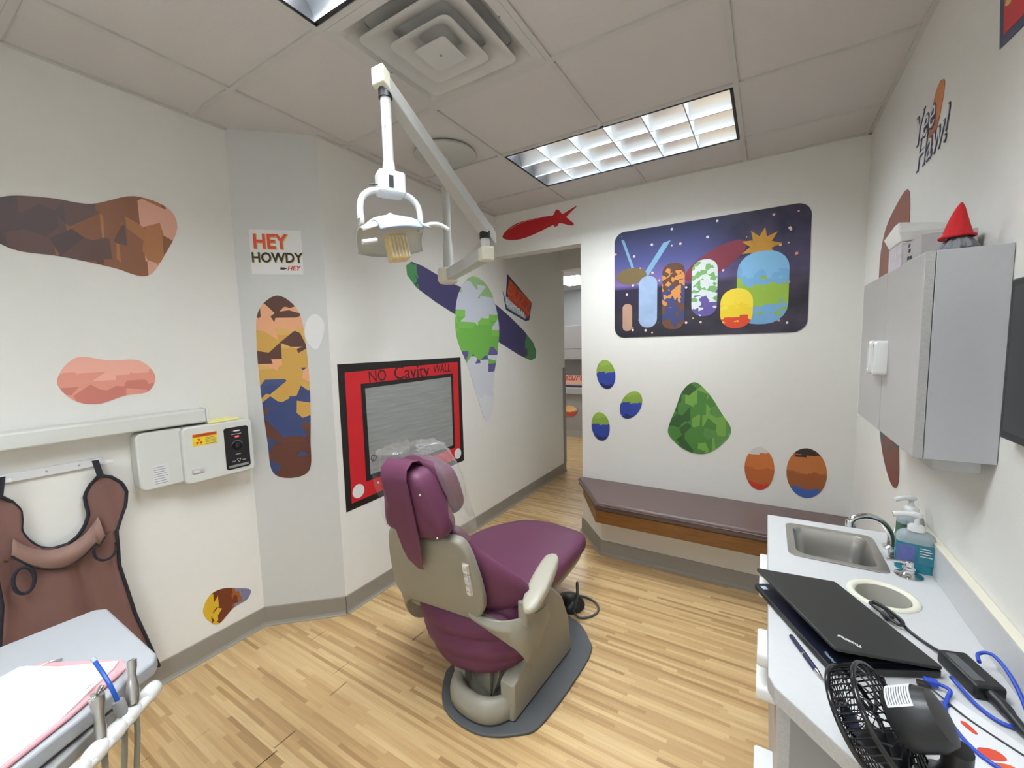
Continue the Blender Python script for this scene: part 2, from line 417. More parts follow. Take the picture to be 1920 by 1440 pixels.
# ---------------------------------------------------------------- ceiling: tiles, tee bars, troffers, diffuser
GX = [-2.008, -1.389, -0.770, -0.148]; GY = [1.007 + 0.5985 * k for k in range(-4, 4)]
CE = struct('ceiling', box(BM(), XL0 - 0.1, XR + 0.1, YN - 0.1, YB + 0.1, HC + 0.13, HC + 0.16), 'plaster', 'suspended tile ceiling with tee bar grid')
ex = [XL0] + GX + [XR]; ey = [YN] + [g for g in GY if g > YN] + [YB]
LIGHTS = [(-1.389, -0.148, GY[6], GY[7]), (-1.389, -0.148, GY[3], GY[4]), (-1.389, -0.148, GY[0], GY[1])]
VENT = (-1.389, -0.770, GY[4], GY[5])
def covered(cx, cy):
    for a, b, c, d in LIGHTS + [VENT]:
        if a < cx < b and c < cy < d: return True
    return False
TM = {}
for i in range(len(ex) - 1):
    for j in range(len(ey) - 1):
        a, b, c, d = ex[i], ex[i + 1], ey[j], ey[j + 1]
        if covered((a + b) / 2, (c + d) / 2): continue
        key = (round(b - a, 3), round(d - c, 3))
        if key not in TM:
            bm = box(BM(), 0.004, b - a - 0.004, 0.004, d - c - 0.004, 0, 0.016)
            bmesh.ops.recalc_face_normals(bm, faces=bm.faces[:])
            me = bpy.data.meshes.new('ceiling_tile'); bm.to_mesh(me); bm.free(); me.materials.append(MATS['tile']); TM[key] = me
        o = bpy.data.objects.new('ceiling_tile', TM[key]); COL.objects.link(o)
        o.location = (a, c, HC + 0.009); o.parent = CE
TB = 0.0115
for g in GX:                                        # main tees
    segs = [(YN, YB)]
    if g == -0.770: segs = [(YN, GY[0]), (GY[1], GY[3]), (GY[4], GY[6]), (GY[7], YB)]
    for a, b in segs: mk('tee_bar', box(BM(), g - TB, g + TB, a, b, HC, HC + 0.010), 'grid', CE)
for g in [q for q in GY if q > YN]:
    for a, b in zip(ex, ex[1:]): mk('tee_bar', box(BM(), a + (TB if a > XL0 else 0), b - (TB if b < XR else 0), g - TB, g + TB, HC + 0.0003, HC + 0.0103), 'grid', CE)
for a, b, c, d in ((XL0, XL0 + .018, YN, 1.155), (XL, XL + .018, 1.45, YB), (XR - .018, XR, YN, YB), (XL, XR, YB - .018, YB)):
    mk('wall_angle', box(BM(), a, b, c, d, HC + 0.0002, HC + 0.010), 'grid', CE)

def troffer(x0, x1, y0, y1, label, lamp='diffuser0'):
    t = thing('ceiling_light', ((x0 + x1) / 2, (y0 + y1) / 2, HC), label, 'light', group='recessed ceiling lights')
    a, b, c, d = x0 + 0.014, x1 - 0.014, y0 + 0.014, y1 - 0.014
    bm = box(BM(), a, b, c, c + 0.012, HC + 0.001, HC + 0.11); box(bm, a, b, d - 0.012, d, HC + 0.001, HC + 0.11)
    box(bm, a, a + 0.012, c, d, HC + 0.001, HC + 0.11); box(bm, b - 0.012, b, c, d, HC + 0.001, HC + 0.11); box(bm, a, b, c, d, HC + 0.105, HC + 0.112)
    mk('frame', bm, 'black', t, world=True)
    rows = 3; y_in0, y_in1 = c + .012, d - .012; wrow = (y_in1 - y_in0) / rows
    def prof(k):                                   # half profile of one reflector trough
        hw, tw = wrow / 2 - .0025, .030
        return [(hw - (hw - tw) * (q / 8) ** 1.8, HC + .003 + .082 * (q / 8)) for q in range(9)]
    for k in range(rows):
        yc_ = y_in0 + wrow * (k + .5)
        pr_ = prof(k)
        left = [(-w_, z) for w_, z in pr_]; right = pr_[::-1]
        rings = [[(x, yc_ + p[0], p[1]) for p in left] for x in (a + .012, b - .012)]
        bm = loft(BM(), rings, caps=False, closed=False)
        loft(bm, [[(x, yc_ + p[0], p[1]) for p in right] for x in (a + .012, b - .012)], caps=False, closed=False)
        mk('reflector_trough', bm, 'louver', t, world=True, smooth=60)
        mk('lamp_tube', box(BM(), a + .012, b - .012, yc_ - .028, yc_ + .028, HC + .0855, HC + .098), lamp, t, world=True)
        if k: mk('row_rib', box(BM(), a + .012, b - .012, y_in0 + wrow * k - .0035, y_in0 + wrow * k + .0035, HC + .001, HC + .004), 'louver_edge', t, world=True)
        for m_ in range(1, 6):
            xx = a + .012 + (b - a - .024) * m_ / 6
            poly = [(yc_ + p[0], p[1] + .0002) for p in left] + [(yc_ + p[0], p[1] + .0002) for p in right]
            bm = loft(BM(), [[(xx + o_, p[0], p[1] - .0015) for p in poly] for o_ in (-.003, .003)])
            mk('louver_blade', bm, 'louver', t, world=True)
            mk('blade_rib', box(BM(), xx - .0032, xx + .0032, yc_ - wrow / 2 + .003, yc_ + wrow / 2 - .003, HC + .0003, HC + .0016), 'louver_edge', t, world=True)
    return t
troffer(*LIGHTS[0], 'long black framed fluorescent ceiling light with louver cells near the mural wall')
troffer(*LIGHTS[1], 'black framed fluorescent ceiling light touching the corner of the square air diffuser', 'diffuser1')

troffer(*LIGHTS[2], 'added unseen black framed ceiling light over the delivery tray end, brightening the left wall', 'diffuser2')  # added out of view on the same spacing, to brighten the left wall
x0, x1, y0, y1 = VENT; cx, cy = (x0 + x1) / 2, (y0 + y1) / 2
V = thing('air_diffuser', (cx, cy, HC), 'square white ceiling air diffuser with stepped concentric cones', 'vent')
hx, hy = (x1 - x0) / 2 - 0.012, (y1 - y0) / 2 - 0.012
def sq(h, z, r=0.03):
    k = hy / hx
    return [(cx + p[0], cy + p[1] * k, z) for p in rrect(-h, h, -h, h, min(r, h * .4), 3)]
mk('face_frame', loft(BM(), [sq(hx, HC + .002, .004), sq(hx, HC - .001, .004), sq(.262, HC - .001), sq(.240, HC + .02), sq(.205, HC + .05), sq(.205, HC + .052), sq(hx, HC + .03, .004)], caps=False), 'grid', V, world=True, smooth=35)
for s, tp_, zz in ((.218, .128, -.012), (.140, .062, -.020)):
    mk('cone', loft(BM(), [sq(tp_, HC + .045 + zz, .015), sq(s - .03, HC + zz + .010), sq(s - .008, HC + zz), sq(s, HC + zz - .001), sq(s, HC + zz + .002)], caps=False), 'grid', V, world=True, smooth=50)
mk('cone', loft(BM(), [sq(.072, HC - .026, .012), sq(.072, HC - .029, .012), sq(.002, HC - .031, .0005)]), 'grid', V, world=True, smooth=20)
mk('duct_collar', loft(BM(), [sq(.21, HC + .054), sq(.12, HC + .12)], caps=True), 'grid', V, world=True)
mk('screw', lathe(BM(), [(.004, -.033), (.006, -.031), (.006, -.028)], 12, (cx, cy, HC)), 'lam_dark', V, world=True)
for sxx in (-.235, .235): mk('screw', lathe(BM(), [(.004, -.003), (.005, -.002), (.005, -.001)], 10, (cx + sxx * 1.12, cy, HC)), 'lam_dark', V, world=True)
# ================================================================== OFFICE BEYOND THE CORRIDOR
t = thing('office_light', (-2.95, 6.9, HC), 'recessed ceiling light above the overhead bin beyond the corridor', 'light')
mk('frame', box(BM(), -3.30, -2.62, 6.45, 7.55, HC - 0.006, HC - 0.001), 'white', t, world=True)
for k in range(3): mk('lamp_panel', box(BM(), -3.26, -2.66, 6.49 + k * .35, 6.80 + k * .35, HC - 0.011, HC - 0.006), 'diffuser_office', t, world=True)
t = thing('office_light', (-2.7, 5.4, HC), 'added unseen ceiling light just past the corridor header, brightening the office', 'light')  # added fill light, hidden by the header, lifts the dark office
mk('frame', box(BM(), -3.04, -2.36, 4.95, 5.85, HC - 0.006, HC - 0.001), 'white', t, world=True)
mk('lamp_panel', box(BM(), -3.0, -2.4, 4.99, 5.81, HC - 0.011, HC - 0.006), 'diffuser_office', t, world=True)
t = thing('cubicle_desk', (-2.8, 6.5, 0), 'taupe cubicle desk with partition panel beyond the corridor', 'desk')
mk('front_panel', box(BM(), -3.6, -1.6, 6.42, 6.47, 0.10, 0.72), 'partition_dark', t, world=True, bevel=.004)
mk('plinth', box(BM(), -3.6, -1.6, 6.40, 6.48, 0.0, 0.10), 'partition', t, world=True)
mk('desk_top', box(BM(), -3.62, -1.58, 6.36, 7.0, 0.72, 0.83), 'laminate_door', t, world=True, bevel=.006)
mk('side_panel', box(BM(), -2.98, -2.92, 6.40, 6.46, 0.10, 0.74), 'black', t, world=True)
t = thing('cubicle_partition', (-2.8, 7.03, 0), 'taupe fabric cubicle partition behind the desk', 'partition')
mk('panel', box(BM(), -3.6, -1.6, 7.01, 7.06, 0.0, 1.86), 'partition', t, world=True)
mk('top_rail', box(BM(), -3.6, -1.6, 7.005, 7.065, 1.86, 1.88), 'partition_dark', t, world=True)
t = thing('overhead_bin', (-2.8, 6.9, 1.29), 'grey brown overhead storage bin above the cubicle desk', 'cabinet')
mk('body', box(BM(), -3.6, -1.6, 6.62, 7.0, 1.29, 1.86), 'partition_dark', t, world=True, bevel=.01)
mk('lower_lip', box(BM(), -3.6, -1.6, 6.60, 6.62, 1.29, 1.46), 'partition_dark', t, world=True, bevel=.004)
mk('flipper_door', box(BM(), -3.6, -1.6, 6.60, 6.62, 1.47, 1.86), 'partition_dark', t, world=True, bevel=.004)
t = thing('banner_sign', (-2.8, 6.44, 0.83), 'salmon pink sign with curly lettering standing on the cubicle desk', 'sign')
mk('board', box(BM(), -3.3, -2.2, 6.44, 6.46, 0.86, 1.03), 'salmon', t, world=True, bevel=.004)
mk('base_strip', box(BM(), -3.3, -2.2, 6.42, 6.48, 0.83, 0.865), 'navy_ink', t, world=True)
text_mesh('lettering', 'Adventurer', 'red_ink', t, 0.17, loc(-0.09, -0.006, 0.17) @ Matrix.Rotation(R(90), 4, 'X'), shear=0.3)
bm = pillow(BM(), [(p.x, p.y) for p in spline([(-.14, -.02), (-.05, .08), (.09, .06), (.13, -.01), (.06, -.09), (-.08, -.1)], 5)], 0.0, 0.008, .003, .001)
patches('st_office', [(0, (196, 84, 66)), (.42, (240, 200, 140)), (.7, (236, 190, 120))], 1, -.1, .1)
o = mk('wall_sticker', bm, MATS['st_office']); placed(o, Matrix(((1, 0, 0, -2.80), (0, 0, -1, 6.416), (0, 1, 0, .44), (0, 0, 0, 1))))
tag(o, 'peach and red rounded sticker on the cubicle desk front', 'sticker')

# ================================================================== WALL STICKERS AND SIGNS
def sticker(name, wall, pts, label, m, cat='sticker', group=None, thick=0.0016, seg=6, smooth=True, lift=0.0004):
    a0 = sum(p[0] for p in pts) / len(pts); z0 = sum(p[1] for p in pts) / len(pts)
    s = -1 if wall == 'R' else 1
    q = [((a - a0) * s, z - z0) for a, z in pts]
    if smooth: q = [(p.x, p.y) for p in spline(q, seg)]
    o = mk(name, prism(BM(), q, lift, thick + lift), m)
    placed(o, wall_frame(wall, a0, z0)); tag(o, label, cat, group)
    o.name = name
    return o
BR1, BR2, BR3 = (78, 48, 38), (122, 74, 44), (160, 104, 62)
patches('st_brown', [(0, (62, 38, 34)), (.25, BR1), (.45, BR2), (.62, BR3), (.78, BR2), (.92, (214, 160, 140))], 0, -.30, .30, .22, 5)
sticker('wall_sticker', 'L', [(.30, 2.04), (.38, 2.13), (.50, 2.16), (.62, 2.17), (.76, 2.24), (.88, 2.22), (.91, 2.14), (.86, 2.02), (.78, 1.90), (.66, 1.92), (.52, 1.94), (.38, 1.95)],
        'large brown sticker high on the left wall', MATS['st_brown'])
patches('st_pink', [(0, (196, 118, 104)), (.3, (222, 148, 130)), (.6, (236, 172, 154))], 1, -.1, .1, .2, 6)
sticker('wall_sticker', 'L', [(.46, 1.45), (.52, 1.54), (.62, 1.525), (.72, 1.52), (.77, 1.45), (.74, 1.38), (.66, 1.37), (.57, 1.345), (.50, 1.37)],
        'salmon pink oval sticker just above the white wall rail', MATS['st_pink'])
patches('st_small', [(0, (210, 170, 40)), (.28, (104, 46, 18)), (.62, (150, 84, 30)), (.78, (120, 118, 150))], 0, -.11, .11, .14, 10)
sticker('wall_sticker', 'L', [(.865, .25), (.90, .315), (.96, .32), (1.02, .29), (1.09, .245), (1.07, .20), (1.0, .19), (.93, .145), (.89, .18)],
        'small brown and yellow sticker near the baseboard of the left wall', MATS['st_small'])
patches('st_tall', [(0, (88, 42, 26)), (.17, (92, 46, 28)), (.2, (44, 58, 104)), (.44, (52, 66, 112)), (.47, (196, 152, 70)), (.68, (208, 164, 92)), (.72, (222, 160, 120)), (.86, (76, 42, 30))], 1, -.50, .50, .24, 5)
sticker('wall_sticker', 'D', [(.10, .88), (.085, 1.05), (.075, 1.25), (.07, 1.40), (.07, 1.58), (.09, 1.76), (.19, 1.845), (.29, 1.76), (.315, 1.58), (.32, 1.36), (.315, 1.2), (.305, 1.05), (.29, .88), (.195, .84)],
        'tall brown blue and tan sticker on the slanted grey wall', MATS['st_tall'])
sticker('wall_sticker', 'D', [(.315, 1.62), (.33, 1.71), (.375, 1.745), (.415, 1.70), (.405, 1.62), (.365, 1.55)],
        'small white oval sticker beside the tall sticker on the slanted wall', 'white_ink')
# diagonal violet band, green and white oval
patches('st_band', [(0, (60, 130, 70)), (.05, (56, 50, 92)), (.3, (62, 54, 98)), (.5, (58, 52, 94)), (.94, (70, 130, 80))], 0, -.86, .86, .02, 6)
sticker('wall_sticker', 'F', [(2.11, 2.13), (2.15, 1.96), (2.9, 1.68), (3.76, 1.39), (3.81, 1.58), (3.1, 1.93), (2.55, 2.03)],
        'long slanting dark violet sticker above the red framed board', MATS['st_band'], seg=3, thick=.001)
patches('st_oval', [(0, (222, 224, 228)), (.18, (214, 216, 224)), (.40, (92, 84, 140)), (.46, (112, 176, 74)), (.66, (126, 188, 84)), (.70, (206, 210, 222)), (.9, (150, 190, 130))], 1, -.62, .62, .07, 3)
sticker('wall_sticker', 'F', [(2.80, 2.12), (2.60, 1.95), (2.56, 1.65), (2.70, 1.38), (2.82, 1.10), (2.93, .90), (3.05, 1.0), (3.06, 1.25), (3.14, 1.50), (3.17, 1.75), (3.05, 2.03)],
        'large white and green sticker crossing the long violet sticker', MATS['st_oval'], thick=.0022, lift=.0008)
# comic logo
def board(name, wall, pts, label, m, cat, thick=.0016):
    return sticker(name, wall, pts, label, m, cat, thick=thick, smooth=False)
lg = board('logo_sticker', 'F', [(3.25, 2.05), (3.30, 1.97), (3.34, 2.21), (3.80, 1.98), (3.74, 1.80), (3.66, 1.79), (3.45, 1.84), (3.30, 1.88)], 'navy edged red and blue sticker reading BUZZ LIGHTYEAR', 'navy_ink', 'sticker')
c0 = (sum((3.25, 3.30, 3.34, 3.80, 3.74, 3.66, 3.45, 3.30)) / 8, sum((2.05, 1.97, 2.21, 1.98, 1.80, 1.79, 1.84, 1.88)) / 8)
def lpt(a, z): return (a - c0[0], z - c0[1])
mk('blue_field', prism(BM(), [lpt(3.275, 2.0), lpt(3.42, 1.99), lpt(3.68, 1.86), lpt(3.66, 1.81), lpt(3.46, 1.86), lpt(3.32, 1.90)], .002, .0026), 'lightblue_ink', lg)
mk('red_field', prism(BM(), [lpt(3.36, 2.175), lpt(3.775, 1.975), lpt(3.72, 1.815), lpt(3.34, 1.985)], .0026, .0032), 'red_ink', lg)
text_mesh('lettering', 'BUZZ', 'orange_ink', lg, 0.19, loc(lpt(3.55, 2.0)[0], lpt(3.55, 2.0)[1], .0036) @ Matrix.Rotation(R(-24), 4, 'Z'), offset=.006, sx=.95)
text_mesh('small_lettering', 'LIGHTYEAR', 'white_ink', lg, 0.07, loc(lpt(3.47, 1.90)[0], lpt(3.47, 1.90)[1], .0034) @ Matrix.Rotation(R(-18), 4, 'Z'), offset=.002)
# HEY HOWDY HEY poster
hp = board('lettered_poster', 'D', [(.075, 1.955), (.33, 1.955), (.33, 2.187), (.075, 2.187)], 'white square poster reading HEY HOWDY HEY on the slanted wall', 'white_ink', 'poster')
text_mesh('lettering', 'HEY', 'gold_ink', hp, .105, loc(-.026, .048, .0022), offset=.004, sx=.86)
text_mesh('lettering', 'HEY', 'red_ink', hp, .105, loc(-.03, .052, .0030), offset=.003, sx=.86)
text_mesh('lettering', 'HOWDY', 'gold_ink', hp, .072, loc(.003, -.033, .0022), offset=.002, sx=.88)
text_mesh('lettering', 'HOWDY', 'frame_black', hp, .072, loc(.0, -.030, .0030), offset=.0018, sx=.88)
text_mesh('lettering', 'HEY', 'red_ink', hp, .034, loc(.077, -.083, .0022), shear=.3, offset=.001)
mk('pointing_mark', prism(BM(), [(.012, -.078), (.03, -.078), (.045, -.081), (.045, -.085), (.03, -.09), (.012, -.09)], .002, .0026), 'frame_black', hp)
# red framed board painted on the wall
cb = thing('painted_board', (0, 0, 0), 'red and black painted frame around a grey board reading NO CAVITY WALL', 'board', mtx=wall_frame('F', 2.05, 1.04))
mk('outer_border', prism(BM(), [(-.56, .425), (.553, .425), (.553, -.41), (-.56, -.44)], 0.0004, .0016), 'frame_black', cb)
mk('red_frame', prism(BM(), [(-.515, .375), (.515, .39), (.51, -.37), (-.52, -.40)], 0.0016, .0026), 'red', cb)
mk('inner_border', prism(BM(), [(-.41, .30), (.45, .305), (.445, -.28), (-.41, -.30)], 0.0026, .0034), 'frame_black', cb)
mk('grey_panel', prism(BM(), [(-.38, .27), (.425, .28), (.42, -.255), (-.375, -.265)], 0.0034, .0042), 'chalk', cb)
for px, pz, rr in ((-.47, -.34, .042), (.475, -.335, .042)):
    mk('white_disc', lathe(BM(), [(rr, .0026), (rr, .0036)], 28, (px, pz, 0)), 'white_ink', cb)
text_mesh('lettering', 'NO', 'ink', cb, .10, loc(-.28, .335, .0032) @ Matrix.Rotation(R(2), 4, 'Z'), sx=.9)
text_mesh('lettering', 'Cavity', 'ink', cb, .125, loc(.02, .342, .0032), sx=1.05)
text_mesh('lettering', 'WALL', 'ink', cb, .085, loc(.325, .348, .0032), shear=.15, sx=.85)
text_mesh('small_lettering', 'Ø', 'ink', cb, .06, loc(-.345, -.17, .0046))
# rocket
rk = sticker('rocket_sticker', 'B', [(-1.985, 2.485), (-1.955, 2.53), (-1.86, 2.575), (-1.72, 2.59), (-1.55, 2.588), (-1.50, 2.585), (-1.475, 2.62), (-1.45, 2.62), (-1.42, 2.583), (-1.40, 2.585), (-1.345, 2.605), (-1.29, 2.62), (-1.375, 2.56), (-1.372, 2.54), (-1.32, 2.49), (-1.345, 2.48), (-1.44, 2.515), (-1.46, 2.497), (-1.49, 2.495), (-1.505, 2.508), (-1.65, 2.47), (-1.80, 2.445), (-1.92, 2.455)],
             'red rocket shaped sticker above the doorway opening', 'rocket', seg=3)
mk('highlight_line', tube(BM(), [(-.37, .0, .0018), (-.30, .025, .0018), (-.2, .042, .0018), (-.05, .047, .0018)], .0022, 6), 'pink', rk)
# mural
def mural():
    m = bpy.data.materials.new('mural'); m.use_nodes = True; nt = m.node_tree; N = nt.nodes; Lk = nt.links; b = N['Principled BSDF']
    b.inputs['Roughness'].default_value = .35
    tc = N.new('ShaderNodeTexCoord'); sx = N.new('ShaderNodeSeparateXYZ'); Lk.new(tc.outputs['Object'], sx.inputs[0])
    mr = N.new('ShaderNodeMapRange'); mr.inputs['From Min'].default_value = -.39; mr.inputs['From Max'].default_value = .39; Lk.new(sx.outputs[1], mr.inputs[0])
    cr = N.new('ShaderNodeValToRGB'); e = cr.color_ramp.elements
    e[0].position = 0; e[0].color = rgb(26, 24, 38); e[1].position = 1; e[1].color = rgb(34, 40, 72)
    for p, c in ((.22, (48, 44, 56)), (.26, (40, 34, 52)), (.45, (40, 34, 60)), (.5, (118, 100, 160)), (.68, (74, 78, 130))):
        q = e.new(p); q.color = rgb(*c)
    Lk.new(mr.outputs[0], cr.inputs[0])
    # darker clutter to the right, as printed
    ns = N.new('ShaderNodeTexNoise'); ns.inputs['Scale'].default_value = 6; ns.inputs['Detail'].default_value = 5; Lk.new(tc.outputs['Object'], ns.inputs['Vector'])
    m2 = N.new('ShaderNodeMapRange'); m2.inputs['From Min'].default_value = -.05; m2.inputs['From Max'].default_value = .25; Lk.new(sx.outputs[0], m2.inputs[0])
    mu = N.new('ShaderNodeMath'); mu.operation = 'MULTIPLY'; Lk.new(m2.outputs[0], mu.inputs[0]); mu.inputs[1].default_value = .8
    mx = N.new('ShaderNodeMix'); mx.data_type = 'RGBA'; Lk.new(mu.outputs[0], mx.inputs[0]); Lk.new(cr.outputs[0], mx.inputs[6])
    c2 = N.new('ShaderNodeValToRGB'); c2.color_ramp.elements[0].color = rgb(20, 22, 36); c2.color_ramp.elements[1].color = rgb(78, 66, 84); c2.color_ramp.elements[0].position = .35; c2.color_ramp.elements[1].position = .75
    Lk.new(ns.outputs[0], c2.inputs[0]); Lk.new(c2.outputs[0], mx.inputs[7])
    # bokeh dots
    vo = N.new('ShaderNodeTexVoronoi'); vo.inputs['Scale'].default_value = 22; Lk.new(tc.outputs['Object'], vo.inputs['Vector'])
    lt = N.new('ShaderNodeMath'); lt.operation = 'LESS_THAN'; lt.inputs[1].default_value = .2; Lk.new(vo.outputs['Distance'], lt.inputs[0])
    hs = N.new('ShaderNodeSeparateColor'); Lk.new(vo.outputs['Color'], hs.inputs[0])
    gt = N.new('ShaderNodeMath'); gt.operation = 'GREATER_THAN'; gt.inputs[1].default_value = .72; Lk.new(hs.outputs[0], gt.inputs[0])
    m3 = N.new('ShaderNodeMath'); m3.operation = 'MULTIPLY'; Lk.new(lt.outputs[0], m3.inputs[0]); Lk.new(gt.outputs[0], m3.inputs[1])
    dc = N.new('ShaderNodeValToRGB'); dc.color_ramp.elements[0].color = rgb(226, 150, 90); dc.color_ramp.elements[1].color = rgb(226, 226, 240); Lk.new(hs.outputs[1], dc.inputs[0])
    m4 = N.new('ShaderNodeMix'); m4.data_type = 'RGBA'; Lk.new(m3.outputs[0], m4.inputs[0]); Lk.new(mx.outputs[2], m4.inputs[6]); Lk.new(dc.outputs[0], m4.inputs[7])
    Lk.new(m4.outputs[2], b.inputs['Base Color'])
    MATS['mural'] = m
mural()
mu = thing('wall_mural', (0, 0, 0), 'wide dark blue night scene mural with rounded corners on the back wall', 'mural', mtx=wall_frame('B', -.392, 1.975))
mk('print_panel', prism(BM(), rrect(-.602, .602, -.388, .388, .075, 6), .0004, .003), 'mural', mu, smooth=30)
def ell(cx, cy, rx, ry, rot=0, n=28):
    return [(cx + rx * math.cos(a) * math.cos(rot) - ry * math.sin(a) * math.sin(rot), cy + rx * math.cos(a) * math.sin(rot) + ry * math.sin(a) * math.cos(rot)) for a in [2 * math.pi * i / n for i in range(n)]]
def ink(name, c, noise=.12):
    return mat(name, rgb(*c), .4, noise=noise, nscale=9)
lz = .003
def shape(pts, m, nm='colour_shape'):
    global lz
    lz += .0003
    return mk(nm, prism(BM(), pts, .003, lz + .0004), m, mu)
shape([(-.55, .33), (-.53, .33), (-.42, .02), (-.44, .02)], ink('mp_beam', (120, 160, 190)))
shape([(-.25, .27), (-.20, .28), (-.40, -.02), (-.43, .0)], ink('mp_beam', (120, 160, 190)))
shape(ell(-.475, .06, .11, .06), ink('mp_sign', (110, 92, 60)))
shape(ell(.08, .10, .21, .075, .5), ink('mp_red', (116, 46, 60)))
star = []
for i in range(18):
    a = math.pi * i / 9; rr = .115 if i % 2 == 0 else .06
    star.append((.345 + rr * math.cos(a), .165 + rr * math.sin(a)))
shape(star, ink('mp_gold', (176, 128, 48), .35))
shape(rrect(-.54, -.47, -.34, -.14, .03), ink('mp_tan', (176, 140, 120)))
shape(rrect(-.42, -.29, -.32, .05, .06), ink('mp_pale', (150, 170, 200), .3))
shape(rrect(-.255, -.105, -.34, .12, .06), patches('mp_mix', [(0, (96, 60, 40)), (.2, (52, 60, 104)), (.5, (196, 130, 60)), (.8, (84, 52, 36))], 1, -.34, .12, .3, 14))
shape(rrect(-.06, .10, -.26, .12, .07), patches('mp_mix2', [(0, (92, 76, 140)), (.2, (208, 216, 214)), (.5, (112, 160, 96)), (.75, (206, 212, 210))], 1, -.26, .12, .3, 14))
shape(rrect(.215, .50, -.33, .13, .12), patches('mp_mix3', [(0, (112, 160, 198)), (.22, (140, 172, 60)), (.55, (112, 164, 204)), (.7, (124, 176, 212))], 1, -.33, .13, .12, 9))
shape(rrect(.12, .31, -.35, -.09, .09), patches('mp_mix4', [(0, (206, 66, 36)), (.22, (226, 196, 40)), (.6, (232, 206, 60))], 1, -.35, -.09, .12, 9))
# small stickers on the back wall
for i, (cx_, cz_, rot_) in enumerate(((-1.065, 1.305, .15), (-.87, 1.075, -.5), (-1.11, .89, .1))):
    nm = 'st_two%d' % i
    patches(nm, [(0, (30, 34, 92)), (.16, (40, 62, 150)), (.56, (132, 160, 62)), (.8, (146, 176, 70))], 1, -.12, .12, .05, 14)
    pts = [(cx_ + p[0], cz_ + p[1]) for p in ell(0, 0, .075, .115, rot_, 12)]
    sticker('wall_sticker', 'B', pts, ['small green and blue oval sticker, topmost of the three above the bench', 'small green and blue oval sticker, middle one of three, tilted', 'small green and blue oval sticker, lowest of the three above the bench'][i], MATS[nm], group='green and blue oval stickers', seg=3)
patches('st_green', [(0, (46, 84, 40)), (.3, (70, 122, 50)), (.55, (112, 158, 66)), (.75, (84, 132, 66))], 0, -.26, .26, .25, 6)
sticker('wall_sticker', 'B', [(-.60, .90), (-.55, 1.06), (-.50, 1.20), (-.42, 1.26), (-.33, 1.18), (-.25, 1.05), (-.19, .94), (-.24, .84), (-.34, .76), (-.46, .76), (-.55, .82)],
        'big leafy green sticker in the middle of the back wall', MATS['st_green'])
patches('st_or1', [(0, (190, 52, 34)), (.16, (176, 92, 40)), (.5, (196, 108, 50)), (.84, (214, 208, 204))], 1, -.15, .15, .04, 10)
sticker('wall_sticker', 'B', [(-.02 + p[0], .695 + p[1]) for p in ell(0, 0, .085, .145, 0, 12)], 'orange oval sticker with red lower edge and white top above the bench', MATS['st_or1'], seg=3)
patches('st_or2', [(0, (60, 92, 160)), (.18, (150, 84, 40)), (.5, (184, 108, 52)), (.84, (52, 36, 30))], 1, -.16, .16, .04, 10)
sticker('wall_sticker', 'B', [(.235 + p[0], .70 + p[1]) for p in ell(0, 0, .105, .16, 0, 12)], 'orange oval sticker with blue lower edge and dark top above the bench', MATS['st_or2'], seg=3)
# right wall
patches('st_rw', [(0, (110, 58, 46)), (.1, (70, 66, 66)), (.2, (180, 170, 160)), (.45, (130, 84, 70)), (.8, (132, 84, 72))], 1, -.6, .6, .04, 5)
sticker('wall_sticker', 'R', [(2.30, 2.12), (2.52, 2.11), (2.70, 2.03), (2.76, 1.86), (2.68, 1.5), (2.56, 1.1), (2.34, .93), (2.20, .96), (2.26, 1.2), (2.36, 1.5), (2.28, 1.85)],
        'tall brown sticker on the right wall behind the wall cabinet', MATS['st_rw'])
yh = thing('script_sticker', (0, 0, 0), 'outlined script lettering sticker reading Yee Haw high on the right wall', 'sticker', mtx=wall_frame('R', 2.08, 2.265))
mk('colour_shape', prism(BM(), [(p.x, p.y) for p in spline([(-.02, .0), (.02, .09), (.07, .12), (.12, .10), (.11, .04), (.07, -.03), (.02, -.07)], 5)], .0004, .0012), MATS['st_or2'], yh)
for bdy, px, pz, sz in (('Yee', -.07, .045, .15), ('Haw!', .02, -.055, .15)):
    text_mesh('lettering', bdy, 'navy_ink', yh, sz, loc(px, pz, .0016), shear=.2, offset=.005)
    text_mesh('lettering', bdy, 'white_ink', yh, sz, loc(px, pz, .0030), shear=.2, offset=-.0015)
pn = board('pennant_sticker', 'R', [(1.60, 2.50), (1.563, 2.24), (1.36, 2.215), (1.20, 2.27), (1.20, 2.55)], 'blue edged red sticker with yellow lettering at the top of the right wall', 'navy_ink', 'sticker')
pc = (sum((1.60, 1.563, 1.36, 1.20, 1.20)) / 5, sum((2.50, 2.24, 2.215, 2.27, 2.55)) / 5)
mk('red_field', prism(BM(), [(-(a - pc[0]), z - pc[1]) for a, z in [(1.575, 2.48), (1.545, 2.262), (1.36, 2.24), (1.23, 2.29), (1.22, 2.53)]], .002, .0026), 'red', pn)
text_mesh('lettering', 'S', 'gold_ink', pn, .12, loc(-(1.52 - pc[0]), 2.36 - pc[1], .003), offset=.004, shear=.2)
